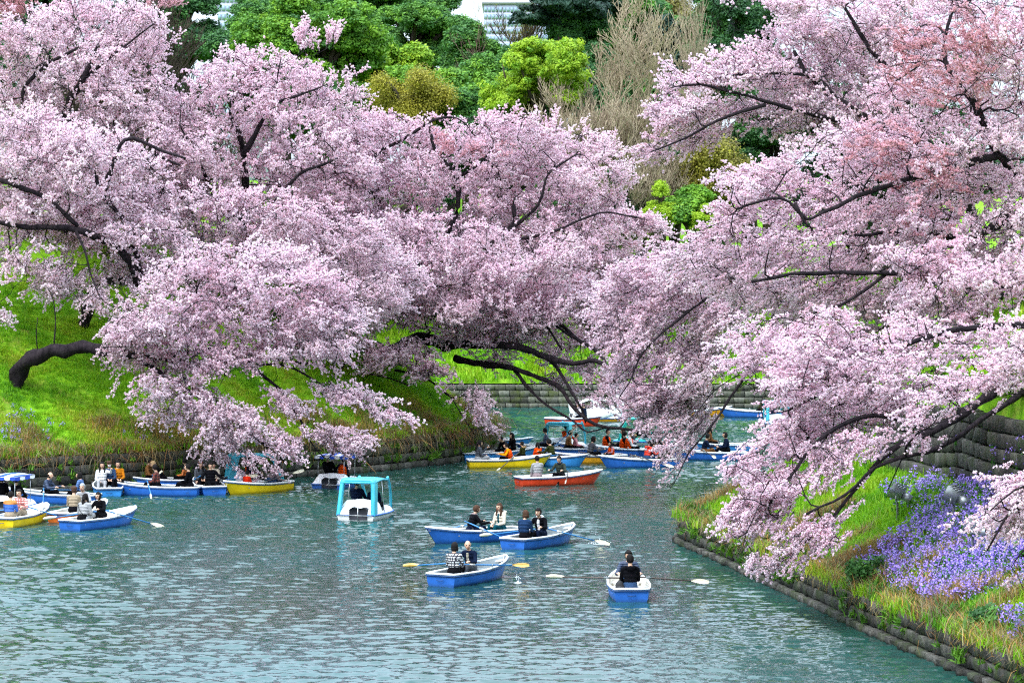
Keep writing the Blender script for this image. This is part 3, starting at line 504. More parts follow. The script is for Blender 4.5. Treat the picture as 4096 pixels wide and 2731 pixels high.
# ------------------------------------------------------------------ trees of the far park
def hillz(x, y): return terr1(x, y)
def leafy(label, px, pyt, pyb, wpx, Y, seed, tint, src='leaf_clump', nb=16, per=95, csc=1.0, group='leafy trees of the far park', shape=1.0, name='broadleaf_tree', trunkvis=False, bark=None):
    """crown centred at px between rows pyt and pyb"""
    rng = np.random.default_rng(seed); X = (px - 2048) * Y / FPX; zt = HCAM - (pyt - HOR) * Y / FPX; zb = HCAM - (pyb - HOR) * Y / FPX; wr = wpx * Y / FPX / 2; hr = (zt - zb) / 2; g0 = hillz(X, Y)
    root = empty(name, (X, Y, g0)); tag(root, label, 'tree', group); cz = (zt + zb) / 2 - g0
    T = MB(); th = max(1.5, cz - hr * .2); r0 = .10 * wr + .12; lean = rng.normal(size=2) * .03 * th
    T.tube([(0, 0, -.5), (lean[0] * .4, lean[1] * .4, th * .4), (lean[0], lean[1], th)], [r0 * 1.3, r0, r0 * .5], 8); pts = []; nrm = []
    for q in range(nb):
        d = rng.normal(size=3); d /= np.linalg.norm(d); d[1] -= .25; d[2] = d[2] * .9 + .12; k = rng.uniform(.35, .95); c = np.array((d[0] * wr * k, d[1] * wr * .8 * k, cz + d[2] * hr * k * shape)); r = np.array((wr, wr * .85, hr * .78)) * rng.uniform(.2, .4)
        T.tube(catmull([(lean[0] * .5, lean[1] * .5, max(.3, th * .45 - .2)), tuple(c * np.array((.45, .45, 1)) - np.array((0, 0, r[2] * 1.2 if c[2] > th * .6 else 0))), tuple(c)], 1.2), .05 + r0 * .28, 5, cap=False)
        u = rng.normal(size=(per, 3)); u /= np.linalg.norm(u, axis=1)[:, None]; u[:, 2] = np.where(u[:, 2] < -.35, -u[:, 2], u[:, 2]); rr = rng.uniform(.6, 1.15, per)[:, None]
        pts.append(c + u * r * rr); nrm.append(u)
    T.build('trunk', bark or M_bark_brown, root, True); pts = np.vstack(pts); nrm = np.vstack(nrm); n = len(pts)
    s = csc * rng.uniform(.8, 1.45, n); tt = tint + rng.normal(size=n) * .05 + .12 * nz(pts, .5, seed) 
    scatter('crown', src, pts, euler_to(nrm, rng.uniform(-.4, .4, n)) * np.array((1, .3, 1)), s, tt, root, 'stuff', rng); return root
def bare(label, px, pyt, pyb, wpx, Y, seed, mat, levels=5, name='bare_tree', up=.75, r0=.22, group='bare trees of the far park', rmin=.018, nsh=None, first=.22, spread=.55, bud=0):
    rng = np.random.default_rng(seed); X = (px - 2048) * Y / FPX; zt = HCAM - (pyt - HOR) * Y / FPX; zb = HCAM - (pyb - HOR) * Y / FPX; g0 = hillz(X, Y); H = zt - g0; wr = wpx * Y / FPX / 2
    root = empty(name, (X, Y, g0)); tag(root, label, 'tree', group); T = MB(); B = MB(); tips = []
    def grow(p, d, L, r, lv):
        n = 4 if lv < 3 else 3; pts = [p]; dd = d.copy()
        for i in range(n): dd = dd + rng.normal(size=3) * .09 + np.array((0, 0, .07 * up)); dd /= np.linalg.norm(dd); pts.append(pts[-1] + dd * L / n)
        pts = np.array(pts); rr = np.linspace(r, max(r * .55, rmin), n + 1); (T if lv < 2 else B).tube(pts, rr, 6 if lv < 2 else (4 if lv < 4 else 3), cap=False)
        if lv >= levels: tips.append(pts[-1]); return
        k = nsh[lv] if nsh else (3 if lv else 6)
        for q in range(k):
            u = rng.uniform(first if lv == 0 else .3, 1); i = min(int(u * n), n - 1); b0 = pts[i] + (pts[i + 1] - pts[i]) * (u * n - i); a = rng.uniform(0, 6.28); sp = spread * rng.uniform(.6, 1.3)
            nd = dd * 1.0 + np.array((math.cos(a), math.sin(a), 0)) * sp; nd[2] += .25 * up; nd /= np.linalg.norm(nd); grow(b0, nd, L * rng.uniform(.5, .72) * (1 if lv else 1 - .35 * u), max(rr[i] * .55, rmin), lv + 1)
        grow(pts[-1], dd, L * .62, rr[-1], lv + 1)
    grow(np.array((0, 0, -.4)), np.array((0, 0, 1.0)), H * .5, r0, 0)
    # fit the spread to the photographed outline
    for M in (T, B):
        for v in M.v: pass
    allv = np.vstack(B.v); sx = wr / np.percentile(np.abs(allv[:, 0]), 95); sz = H / np.percentile(allv[:, 2], 99.7)
    for M in (T, B): M.v = [v * np.array((sx, sx, sz)) for v in M.v]
    print('bare', px, sx, sz); T.build('trunk', mat, root, True); B.build('branches', mat, root)['kind'] = 'stuff'
    if bud:
        tp = np.array(tips) * np.array((sx, sx, sz)); n = len(tp); scatter('crown', 'bud_clump', tp, rng.uniform(-.5, .5, (n, 3)), np.full(n, bud), rng.uniform(0, .6, n), root, 'stuff', rng)
    return root
leafy('big rounded green tree left of the others behind the cherry tops', 1270, -60, 560, 560, 236, 31, .42, nb=28, per=130)
leafy('dark green broad tree under the white gap of sky', 1640, -20, 420, 420, 268, 32, .25, nb=22)
leafy('dark green tree just right of the broad one', 1870, 55, 420, 250, 262, 33, .2, nb=16)
leafy('lime green billowing tree in the middle of the hillside', 1530, 120, 480, 330, 240, 34, .62, nb=20)
leafy('lower green sloping tree beside the yellow shrub', 1720, 230, 560, 380, 232, 35, .48, nb=18)
leafy('mid green tree filling the dip below the brown twigs', 1900, 250, 560, 260, 236, 36, .35, nb=14)
leafy('dark tree at the far left behind the domed one', 960, 60, 520, 340, 250, 37, .0, nb=16)
leafy('dark glossy evergreen below the large bare tree', 2560, 500, 900, 300, 222, 38, -.12, nb=18, per=110)
leafy('bluish evergreen shaded under the right cherry', 2700, 560, 950, 320, 218, 39, -.1, nb=16)
leafy('olive crown beyond the large bare tree', 2640, -40, 300, 480, 275, 40, .1, 'bud_clump', nb=20, per=120, csc=1.5)
leafy('golden brown budding thicket under the right cherry', 2870, 560, 900, 330, 214, 41, .35, 'bud_clump', nb=24, per=70, csc=1.2)
leafy('fresh green bush low in the gap between the cherries', 2790, 780, 1010, 330, 209, 42, .45, nb=14, csc=.8)
leafy('bright lime sapling at the foot of the evergreens', 2640, 720, 960, 140, 207, 43, .9, nb=22, per=26, csc=.5)
leafy('lime leafed sapling under the cherry branch', 2830, 830, 960, 130, 206.5, 44, .9, nb=20, per=24, csc=.5)
leafy('dark pine left of the second bare tree', 2640, 80, 420, 140, 250, 45, .2, 'needle_clump', nb=12, per=70, name='pine_tree', csc=1.2)
leafy('dark tree behind the upper right cherry', 3000, -20, 500, 420, 240, 46, -.05, nb=16)
leafy('dark shrub mass behind the middle cherry', 2000, 420, 800, 700, 222, 47, .05, nb=18, per=110)
leafy('dark bushes behind the left cherries', 400, 60, 900, 900, 232, 48, -.1, nb=22, per=110)
leafy('dim green trees far behind the left cherries', -100, -80, 600, 700, 250, 49, -.05, nb=16, per=100)
leafy('yellow budding shrub in front of the lime tree', 1640, 270, 560, 330, 224, 50, .55, 'bud_clump', nb=26, per=60, csc=.9)
leafy('yellow green shrub row above the middle cherry', 2060, 380, 560, 330, 222, 51, .35, 'bud_clump', nb=26, per=60, csc=.9)
for _i, (a_, t_, b_2, w_2, y_2, tn) in enumerate([(2330, 60, 420, 330, 258, .05), (2500, -60, 380, 380, 268, .12), (2700, -80, 420, 360, 262, .16), (2880, -60, 420, 360, 258, .02), (1420, 60, 480, 420, 262, .3), (1130, 20, 520, 420, 255, .26), (2420, 330, 760, 380, 236, .0), (2620, 250, 700, 330, 240, .1), (2150, 180, 560, 380, 244, .14), (1800, 330, 640, 420, 228, .3), (1250, 250, 700, 420, 232, .1), (700, -40, 420, 420, 262, .0), (150, -80, 420, 600, 270, -.02), (1450, -120, 200, 420, 275, .2), (1700, -60, 260, 260, 272, .2), (1120, -160, 200, 420, 272, .1), (3080, 300, 800, 360, 232, .0), (2400, 100, 600, 300, 250, .05)]):
    leafy(['dark green tree filling the skyline right of the layered cedar', 'green tree on the skyline above the large bare tree', 'olive green skyline tree between the two bare trees', 'dark skyline tree behind the second bare tree', 'bright green tree between the domed and the broad tree', 'green shoulder of foliage left below the domed tree', 'dark bushy tree at the foot of the large bare tree', 'mid green tree at the foot of the second bare tree', 'green tree behind the open crowned lime tree', 'green hillside tree right of the yellow shrub', 'dark green tree low behind the domed one', 'dark tree behind the bare branches at the upper left', 'dark tree behind the top left cherry', 'green treetop reaching the upper edge left of the white sky gap', 'rounded treetop bordering the white sky gap on its left', 'treetop at the upper edge behind the domed tree', 'dark tree seen between the two right cherries', 'dark tree directly behind the large bare tree'][_i], a_, t_, b_2, w_2, y_2, 80 + _i, tn, nb=18, per=110)
leafy('dark green bank of bushes behind the right cherries', 3500, 200, 1100, 1100, 226, 52, -.05, nb=22, per=110)
leafy('dark evergreen hedge mass across the gap', 2350, 560, 1000, 500, 214, 53, -.1, nb=16, per=110)
leafy('dull green undergrowth tree behind the boat cherries', 1500, 700, 1200, 900, 216, 54, .0, nb=18, per=100)
# open crowned bright green tree with its limbs showing
def open_tree():
    Y = 218; rng = np.random.default_rng(60); X = (2160 - 2048) * Y / FPX; g0 = hillz(X, Y); root = empty('camphor_tree', (X, Y, g0)); tag(root, 'bright yellow green tree with visible grey limbs left of the bare tree', 'tree')
    o = np.array((X, Y, g0)); T = MB(); tops = []
    for (a, b_, c, d) in [((2180, 520), (2120, 380), (2080, 260), (2060, 200)), ((2190, 520), (2160, 350), (2150, 240), (2180, 170)), ((2200, 520), (2210, 360), (2230, 240), (2260, 160)), ((2210, 520), (2270, 400), (2290, 300), (2300, 200)), ((2170, 520), (2080, 430), (2030, 340), (2010, 260)), ((2200, 500), (2250, 330), (2300, 240), (2330, 220))]:
        p = catmull([P(2190, 640, Y) - o, P(*a, Y) - o, P(*b_, Y + rng.uniform(-2, 2)) - o, P(*c, Y + rng.uniform(-2, 2)) - o, P(*d, Y) - o], .8); T.tube(p, np.linspace(.2, .05, len(p)), 6)
    T.tube([(0, 0, -.5), P(2190, 640, Y) - o], [.4, .3], 8); T.build('trunk', M_bark_brown, root, True)
    pts = fill(rng, [(2000, 260), (2060, 190), (2150, 150), (2240, 145), (2310, 160), (2350, 230), (2340, 330), (2300, 420), (2260, 480), (2180, 380), (2100, 400), (2050, 470), (1960, 460), (1950, 420), (2020, 350)], Y, 6, 1500, clump=.45, f=.5)
    pts = np.vstack((pts, fill(rng, [(1930, 340), (2050, 370), (2100, 420), (2080, 470), (1960, 480)], Y, 3, 160))); n = len(pts)
    scatter('crown', 'leaf_clump', pts - o, rng.uniform(-.5, .5, (n, 3)), rng.uniform(.55, 1.0, n), rng.uniform(.62, .9, n), root, 'stuff', rng)
open_tree()
bare('large pale bare tree with a fan of upright twigs', 2460, 40, 520, 430, 216, 61, M_bark_pale, levels=6, nsh=(14, 6, 4, 3, 3, 2), r0=.24, rmin=.028, first=.05, spread=1.0, up=.9)
bare('second, smaller pale bare tree near the upper right cherry', 2800, 25, 380, 210, 232, 62, M_bark_pale, levels=5, nsh=(10, 6, 5, 4, 2), r0=.18, rmin=.028, first=.05, spread=1.0, up=.9)
bare('dark gnarled bare tree against the white sky and the pale tower', 2060, -60, 140, 330, 262, 63, M_bark_brown, levels=6, nsh=(5, 4, 3, 3, 2, 2), r0=.6, first=.5, spread=1.0, bud=.4, rmin=.045)
bare('brown twiggy tree with red buds under the gnarled one', 1990, 130, 400, 330, 238, 64, plain('reddish_bark', (.15, .08, .065), .9), levels=5, nsh=(8, 4, 3, 2, 2), r0=.2, first=.15, spread=1.0, up=.5)
bare('dark bare tree between the left cherries', 800, -60, 420, 560, 200, 65, M_bark_brown, levels=6, nsh=(7, 5, 4, 3, 2, 2), rmin=.03, r0=.4, first=.4, spread=.9, up=.6)
bare('thin bare branches above the upper left corner', 520, -100, 400, 600, 205, 66, M_bark_brown, levels=6, nsh=(7, 5, 4, 3, 2, 2), rmin=.03, r0=.4, first=.4, spread=.9, up=.6)
bare('distant bare tree at the right of the white sky gap', 1880, 20, 140, 160, 290, 67, M_bark_pale, levels=5, nsh=(6, 4, 3, 2, 2), spread=.8)
def cedar(label, px, pyt, pyb, wpx, Y, seed):
    rng = np.random.default_rng(seed); X = (px - 2048) * Y / FPX; g0 = hillz(X, Y); zt = HCAM - (pyt - HOR) * Y / FPX - g0; zb = HCAM - (pyb - HOR) * Y / FPX - g0; wr = wpx * Y / FPX / 2
    root = empty('cedar_tree', (X, Y, g0)); tag(root, label, 'tree'); T = MB(); T.tube([(0, 0, -.5), (0, 0, zt * .5), (0, 0, zt)], [.5, .35, .06], 8); pts = []
    for q in range(46):
        h = rng.uniform(0, 1); z = zb + (zt - zb) * h; L = wr * (1 - .6 * h) * rng.uniform(.6, 1.05); a = rng.uniform(0, 6.28); e = np.array((math.cos(a) * L, math.sin(a) * L, z - .06 * L + .6)); T.tube([(0, 0, z), tuple(e * .5 + np.array((0, 0, z * .5 + .2))), tuple(e)], [.12, .08, .03], 4, cap=False)
        for k in range(26): u = rng.uniform(.2, 1.05); pts.append(np.array((e[0] * u, e[1] * u, z + (e[2] - z) * u)) + rng.normal(size=3) * np.array((.5, .5, .1)))
    T.build('trunk', M_bark_brown, root, True); n = len(pts); scatter('crown', 'needle_clump', pts, rng.uniform(-.2, .2, (n, 3)) + np.array([(0, 0, rng.uniform(0, 6)) for _ in range(n)]), rng.uniform(.9, 1.5, n), rng.uniform(.1, .7, n), root, 'stuff', rng)
cedar('dark flat layered cedar at the top right of the sky gap', 2240, -120, 100, 420, 255, 71)
cedar('second dark cedar partly behind the first', 2400, -160, 60, 260, 262, 72)
# pale office towers far behind, distance haze put into wall and window colours
M_tower = plain('hazed_tower_cladding', (.36, .38, .48), .6, .04); M_tglass = plain('hazed_tower_glass', (.22, .30, .42), .4, .1, 1, .5); M_roof = plain('roof_grey', (.2, .21, .23), .8)
def tower(label, px0, px1, pyt, Y, rows, cols, depth):
    x0, x1 = (px0 - 2048) * Y / FPX, (px1 - 2048) * Y / FPX; zt = HCAM - (pyt - HOR) * Y / FPX; zb = 8; root = empty('office_tower', ((x0 + x1) / 2, Y, zb)); tag(root, label, 'building'); wd = x1 - x0; H = zt - zb
    MB().box((0, depth / 2, H / 2), (wd, depth, H)).build('wall', M_tower, root); MB().box((0, depth / 2, H + .2), (wd + .6, depth + .6, .4)).build('roof', M_roof, root)
    dz = H * .55 / rows; dx = wd / cols; wmesh = MB().box((0, 0, 0), (dx * .78, .16, dz * .62)).mesh('window', M_tglass)
    for i in range(rows):
        for j in range(cols):
            o = bpy.data.objects.new('window', wmesh); COL.objects.link(o); o.parent = root; o.location = (-wd / 2 + dx * (j + .5), -.05, H - dz * (i + .7))
tower('pale lilac office tower with blue glass behind the gnarled bare tree', 1935, 2130, 18, 520, 20, 13, 20)
tower('bluish glass tower far behind, right of the lilac one', 2118, 2220, -60, 560, 20, 8, 20)
tower('haze tinted grey blue block far behind the left bare trees', 870, 1080, -60, 500, 18, 13, 20)
# ------------------------------------------------------------------ stone walls, stone by stone
M_stone = []
def stonemat(name, c0, c1, moss):
    m, t, b = newmat(name); oi = t.nodes.new('ShaderNodeObjectInfo'); n = noise(t, 3.5, 5, .7)
    c = ramp(t, [(.3, c0), (.7, c1)], n.outputs['Fac']); r = t.nodes.new('ShaderNodeMapRange'); r.inputs[3].default_value = .45; r.inputs[4].default_value = 1.5; t.links.new(oi.outputs['Random'], r.inputs[0])
    g_ = t.nodes.new('ShaderNodeCombineColor'); [t.links.new(r.outputs[0], g_.inputs[i]) for i in range(3)]
    c = mixc(t, 1.0, c, g_.outputs[0], 'MULTIPLY'); n2 = noise(t, .7, 4, .7, coord='Generated' if False else 'Object'); ge = t.nodes.new('ShaderNodeNewGeometry'); n3 = noise(t, .9, 4, .7, vec=ge.outputs['Position'])
    mr_ = t.nodes.new('ShaderNodeMapRange'); mr_.inputs[1].default_value = .5; mr_.inputs[2].default_value = .68; mr_.inputs[4].default_value = .8; t.links.new(n3.outputs['Fac'], mr_.inputs[0])
    t.links.new(mixc(t, mr_.outputs[0], c, moss), b.inputs['Base Color']); b.inputs['Roughness'].default_value = .95; b.inputs['Specular IOR Level'].default_value = .15
    bp = t.nodes.new('ShaderNodeBump'); bp.inputs['Strength'].default_value = .9; bp.inputs['Distance'].default_value = .03; t.links.new(noise(t, 14, 5, .7).outputs['Fac'], bp.inputs['Height']); t.links.new(bp.outputs[0], b.inputs['Normal']); return m
M_s1 = stonemat('dark_wall_stone', (.028, .028, .026), (.10, .095, .082), (.04, .06, .018))
M_s2 = stonemat('grey_wall_stone', (.05, .055, .045), (.14, .14, .115), (.07, .09, .02))
M_joint = plain('joint_soil', (.02, .02, .015), 1)
def stone_mesh(seed, m):
    rng = np.random.default_rng(seed); B = MB(); j = lambda s: rng.normal(size=2) * s
    base = np.array([(-.5, 0, -.5), (.5, 0, -.5), (.5, 0, .5), (-.5, 0, .5)]); f0 = base * np.array((.965, 1, .95)) + np.array((0, -.34, 0)); f1 = base * np.array((.86, 1, .82)) + np.array((0, -.5, 0)); f1[:, 0] += rng.normal(size=4) * .05; f1[:, 2] += rng.normal(size=4) * .05; f1[:, 1] += rng.normal(size=4) * .07; f0[:, 0] += rng.normal(size=4) * .012
    f0[:, 2] += rng.normal(size=4) * .015; b0 = base * np.array((.97, 1, .95)) + np.array((0, .5, 0)); V = np.vstack((b0, f0, f1)); F = [(8, 9, 10, 11)]
    for k in range(4): n = (k + 1) % 4; F += [(k + 4, n + 4, n + 8, k + 8), (k, n, n + 4, k + 4)]
    return B.add(V, F).mesh('stone', m)
ST = {m.name: [stone_mesh(i, m) for i in range(7)] for m in (M_s1, M_s2)}
def wall(label, line, courses, ln, mat, z0=-.1, off=.18, batter=.06, capw=True, seed=0, thick=.4, footing=True, zline=None):
    """line: list of (x, y) followed with the water on the right hand side"""
    rng = np.random.default_rng(seed); L = np.array(line, float); root = empty('stone_wall', (L[0][0], L[0][1], 0)); tag(root, label, 'stone wall'); o0 = np.array((L[0][0], L[0][1], 0))
    seg = np.linalg.norm(np.diff(L, axis=0), axis=1); cum = np.concatenate(([0], np.cumsum(seg))); tot = cum[-1]
    def at(s): return np.array((np.interp(s, cum, L[:, 0]), np.interp(s, cum, L[:, 1])))
    z = z0; top = 0
    for ci, h in enumerate(courses):
        s = -ln * rng.uniform(0, .8)
        while s < tot:
            l = ln * rng.uniform(.75, 1.3); a = at(max(s, 0)); b_ = at(min(s + l, tot)); d = b_ - a; q = np.linalg.norm(d)
            if q > .08:
                th = math.atan2(d[1], d[0]); n = np.array((-math.sin(th), math.cos(th))); c = (a + b_) / 2 + n * (off * 0 + batter * ci)
                zz = z + (np.interp((s + l / 2), cum, zline) if zline is not None else 0)
                o = bpy.data.objects.new('stone', ST[mat.name][rng.integers(0, 7)]); COL.objects.link(o); o.parent = root; o.location = (c[0] - o0[0], c[1] - o0[1], zz + h / 2); o.rotation_euler = (0, 0, th); o.scale = (q, thick * rng.uniform(.85, 1.15) + (.22 if footing and ci == 0 else 0), h * rng.uniform(.95, 1.0))
            s += l
        z += h
    # dark backing seen in the joints
    pts = np.array([at(s) for s in np.arange(0, tot, .5)]); t_ = np.gradient(pts, axis=0); t_ /= np.linalg.norm(t_, axis=1)[:, None]; nn_ = np.stack((-t_[:, 1], t_[:, 0]), 1); zl = np.interp(np.arange(0, tot, .5), cum, zline) if zline is not None else np.zeros(len(pts))
    lo = np.column_stack((pts + nn_ * .05, zl + z0 - .3)) - o0; hi = np.column_stack((pts + nn_ * (.05 + batter * len(courses)), zl + z - .04)) - o0; bk = np.column_stack((pts + nn_ * .9, zl + z - .06)) - o0
    MB().grid(np.stack((lo, hi, bk), 1)).build('backing', M_joint, root); return root
def sub(i0, i1, step=1.5): return [tuple(p[:2]) for p in dens(SH[i0:i1 + 1], step)]
def fl(a): return a[::-1]
wall('dark mossy stone wall holding up the left bank behind the moored boats', [p for p in sub(1, 9) if p[0] > -29 ], [.42, .42, .42, .42], .66, M_s1, seed=1)
wall('pale grey stone wall across the far end of the moat', sub(10, 15), [.4, .42, .42, .42], .62, M_s2, seed=2)
wall('low stone wall along the foot of the right bank', [p for p in sub(17, 28) if p[1] > 66 and p[1] < 140], [.28, .34, .38], .52, M_s1, z0=-.08, seed=3, batter=.04)
_u = dens(np.column_stack((UW, np.zeros((4, 2)))), 1.2)[::-1]; wall('upper stone wall on the right bank above the purple flowers', [tuple(p[:2]) for p in _u], [.46] * 6, .6, M_s1, z0=-.3, off=0, seed=4, footing=False, zline=[terr1(p[0] - .5, p[1]) for p in _u])
# soil ledge just behind the lower walls
lp = dens(SH, .5); tt_ = np.gradient(lp[:, :2], axis=0); tt_ /= np.linalg.norm(tt_, axis=1)[:, None]; nn_ = np.stack((-tt_[:, 1], tt_[:, 0]), 1); dd_ = np.array([.12, .4, .7, 1.0, 1.4])
lip = MB().grid(np.stack([np.column_stack((lp[:, :2] + nn_ * d, lp[:, 2] + lp[:, 3] * max(0, d - .55) - .03 - (.0 if d < .6 else .05) + .02)) for d in dd_], 1)).build('bank_edge', M_ground, smooth=True); tag(lip, kind='structure')

# ------------------------------------------------------------------ grass, dry stems, flowers
def blades(name, nv, n, h, w_, mat, spread, lean, dry=0.0, seed=300, seg=2, down=False):
    out = []
    for v in range(nv):
        rng = np.random.default_rng(seed + v); B = MB(); cols = []
        for q in range(n):
            a = rng.uniform(0, 6.28); p = np.array((rng.normal() * spread, rng.normal() * spread, 0)); d = np.array((math.cos(a), math.sin(a), 0)); s = np.array((-d[1], d[0], 0)) * w_; l = lean * rng.uniform(.3, 1.4); H = h * rng.uniform(.5, 1.15)
            if down: m_ = p + d * l * .4 + np.array((0, 0, .06)); e = p + d * l + np.array((0, 0, -H)); m2 = p + d * l * .9 + np.array((0, 0, -H * .35))
            else: m_ = p + d * l * .3 * H + np.array((0, 0, H * .6)); e = p + d * l * H + np.array((0, 0, H)); m2 = None
            if down: B.add([p - s, p + s, m_ + s, m_ - s, m2 + s, m2 - s, e], [(0, 1, 2, 3), (3, 2, 4, 5), (5, 4, 6)]); k = 3
            else: B.add([p - s, p + s, m_ + s * .8, m_ - s * .8, e], [(0, 1, 2, 3), (3, 2, 4)]); k = 2
            c = (1.6, .95, .5) if rng.random() < dry else (1, 1, 1); u = rng.uniform(.65, 1.15); cols += [tuple(np.array(c) * u)] * k
        me = B.mesh(name, [mat]); set_cv(me, cols); out.append(bpy.data.objects.new(name, me))
    source(name, out)
M_grass = leafmat('grass', [(0, (.07, .24, .006)), (.35, (.16, .43, .008)), (.7, (.32, .52, .012)), (1, (.48, .48, .05))], .35)
M_dry = leafmat('dry_stem', [(0, (.10, .08, .045)), (.5, (.2, .16, .085)), (1, (.36, .31, .12))], .15)
M_vine = plain('vine_stem', (.16, .12, .08), .9, .4)
blades('grass_tuft', 6, 22, .26, .011, M_grass, .14, .75)
blades('grass_fine', 5, 26, .2, .006, M_grass, .13, .7)
blades('dry_tuft', 5, 18, .4, .008, M_dry, .15, .9, dry=.3)
blades('hanging_stem', 6, 12, .75, .006, M_dry, .25, .45, dry=.2, down=True)
blades('leafy_plant', 5, 16, .32, .028, leafmat('plant_leaf', [(0, (.03, .13, .01)), (1, (.14, .3, .02))], .3), .08, .8)
def flower_src():
    out = []; mp, t, b = newmat('petal'); va = t.nodes.new('ShaderNodeAttribute'); va.attribute_name = 'cv'; oi = t.nodes.new('ShaderNodeObjectInfo'); t.links.new(mixc(t, oi.outputs['Random'], va.outputs['Color'], (.3, .2, .66)), b.inputs['Base Color']); b.inputs['Roughness'].default_value = .6
    for v in range(5):
        rng = np.random.default_rng(400 + v); B = MB(); cols = []
        for s in range(5):
            p = rng.normal(size=3) * np.array((.16, .16, 0)); h = rng.uniform(.3, .55); e = p + rng.normal(size=3) * np.array((.05, .05, 0)) + np.array((0, 0, h)); B.add([p - (.006, 0, 0), p + (.006, 0, 0), e], [(0, 1, 2)], 1); cols.append((.06, .2, .02))
            for q in range(3): l = p + (e - p) * rng.uniform(.1, .6); B.add(quad(rng, l + rng.normal(size=3) * .05, rng.normal(size=3) + (0, 0, .6), .05, 1.6), [(0, 1, 2, 3)], 1); cols.append((.05, .2, .02))
            for q in range(rng.integers(4, 8)):
                c = e + rng.normal(size=3) * np.array((.05, .05, .05)); B.add(quad(rng, c, rng.normal(size=3) + np.array((0, -.5, .6)), .033), [(0, 1, 2, 3)], 0); u = rng.uniform(.75, 1.2); cols.append((.33 * u, .22 * u, .70 * u))
        mg = leafmat('stem_leaf', [(0, (1, 1, 1)), (1, (1, 1, 1))], .2) if v == 0 else mg; me = B.mesh('purple_flower', [mp, mg]); set_cv(me, cols); out.append(bpy.data.objects.new('purple_flower', me))
    source('purple_flower', out)
flower_src()
def ground_pts(rng, n, x0, x1, y0, y1, dmin, dmax, fn=None):
    out = []; k = 0
    while k < n:
        x = rng.uniform(x0, x1, n); y = rng.uniform(y0, y1, n); px = 2048 + x / y * FPX; ok = (px > -250) & (px < 4350); x, y = x[ok], y[ok]; d, _, _ = shore(x, y); ok = (d > dmin) & (d < dmax); x, y, d = x[ok], y[ok], d[ok]
        if fn is not None: ok = fn(x, y, d); x, y = x[ok], y[ok]
        out.append(np.stack((x, y, terrain(x, y)), 1)); k += len(x)
        if not len(x): break
    return np.vstack(out)[:n]
def patch(x, y, f, off): return nz(np.stack((x, y, np.zeros(len(x))), 1), f, off)
rng = np.random.default_rng(77)
def lay(name, src, p, s0, s1, tint, tn=.0, f=.4, off=0, cat='grass', sink=.03, tilt=.12):
    n = len(p); tt = tint + tn * patch(p[:, 0], p[:, 1], f, off) + rng.normal(size=n) * .06; r = rng.normal(size=(n, 3)) * tilt; r[:, 2] = rng.uniform(0, 6.28, n)
    return scatter(name, src, p - (0, 0, sink), r, rng.uniform(s0, s1, n), tt, None, 'stuff', rng)
lay('grass', 'grass_tuft', ground_pts(rng, 30000, 6, 24, 68, 135, .35, 10), .5, 1.05, .32, .55, .45, 3)
lay('grass', 'grass_tuft', ground_pts(rng, 26000, -30, 0, 122, 172, .35, 13), .45, .95, .34, .6, .4, 9)
lay('grass', 'grass_tuft', ground_pts(rng, 5000, -12, 30, 203, 232, .35, 20), 1.2, 2.4, .3, .6, .3, 12)
lay('dry_grass', 'dry_tuft', ground_pts(rng, 2600, 6, 20, 68, 118, .3, 3, lambda x, y, d: patch(x, y, .5, 21) + rng.uniform(-.25, .25, len(x)) > .02 + d * .14), .7, 1.3, .5, .5, .5, 2)
lay('dry_grass', 'dry_tuft', ground_pts(rng, 1500, -30, 0, 122, 170, .3, 2.5, lambda x, y, d: patch(x, y, .4, 31) + rng.uniform(-.25, .25, len(x)) > -.1 + d * .12), .7, 1.3, .55, .5, .5, 2)
def edge_pts(n, y0, y1, left, d0=.0, d1=.35, zo=0.0):
    k = (lp[:, 1] > y0) & (lp[:, 1] < y1) & ((lp[:, 0] < 0) if left else (lp[:, 0] > 5)); i = np.nonzero(k)[0]; j = rng.choice(i, n); p = lp[j, :2] + tt_[j] * rng.uniform(-.3, .3, (n, 1)) + nn_[j] * rng.uniform(d0, d1, (n, 1)); return np.column_stack((p, lp[j, 2] - .04 + zo + rng.normal(size=n) * .02))
_e = edge_pts(3000, 118, 175, True, .02, .25); _e = _e[rng.random(len(_e)) < np.interp(_e[:, 0], [-22, -14, -8, -2], [.3, .3, .45, .5])]
_e2 = edge_pts(500, 118, 175, True, .02, .2); lay('hanging_stems', 'hanging_stem', _e, .5, 1.7, .3, .5, cat='stems', tilt=.45); lay('hanging_stems', 'hanging_stem', _e2, .3, .8, .5, .5, cat='stems', tilt=.6)
lay('hanging_stems', 'hanging_stem', edge_pts(800, 66, 125, False, .0, .25), .3, .75, .45, .5, cat='stems', tilt=.5)
lay('grass', 'grass_tuft', edge_pts(1500, 66, 125, False, .0, .5), .8, 1.5, .3, .6); lay('grass', 'grass_tuft', edge_pts(1300, 118, 172, True, .1, .6), .9, 1.7, .35, .5)
lay('dry_grass', 'dry_tuft', edge_pts(900, 66, 125, False, .0, .5), .8, 1.4, .5, .6); lay('dry_grass', 'dry_tuft', edge_pts(1100, 118, 172, True, .1, .6), .9, 1.6, .5, .5)
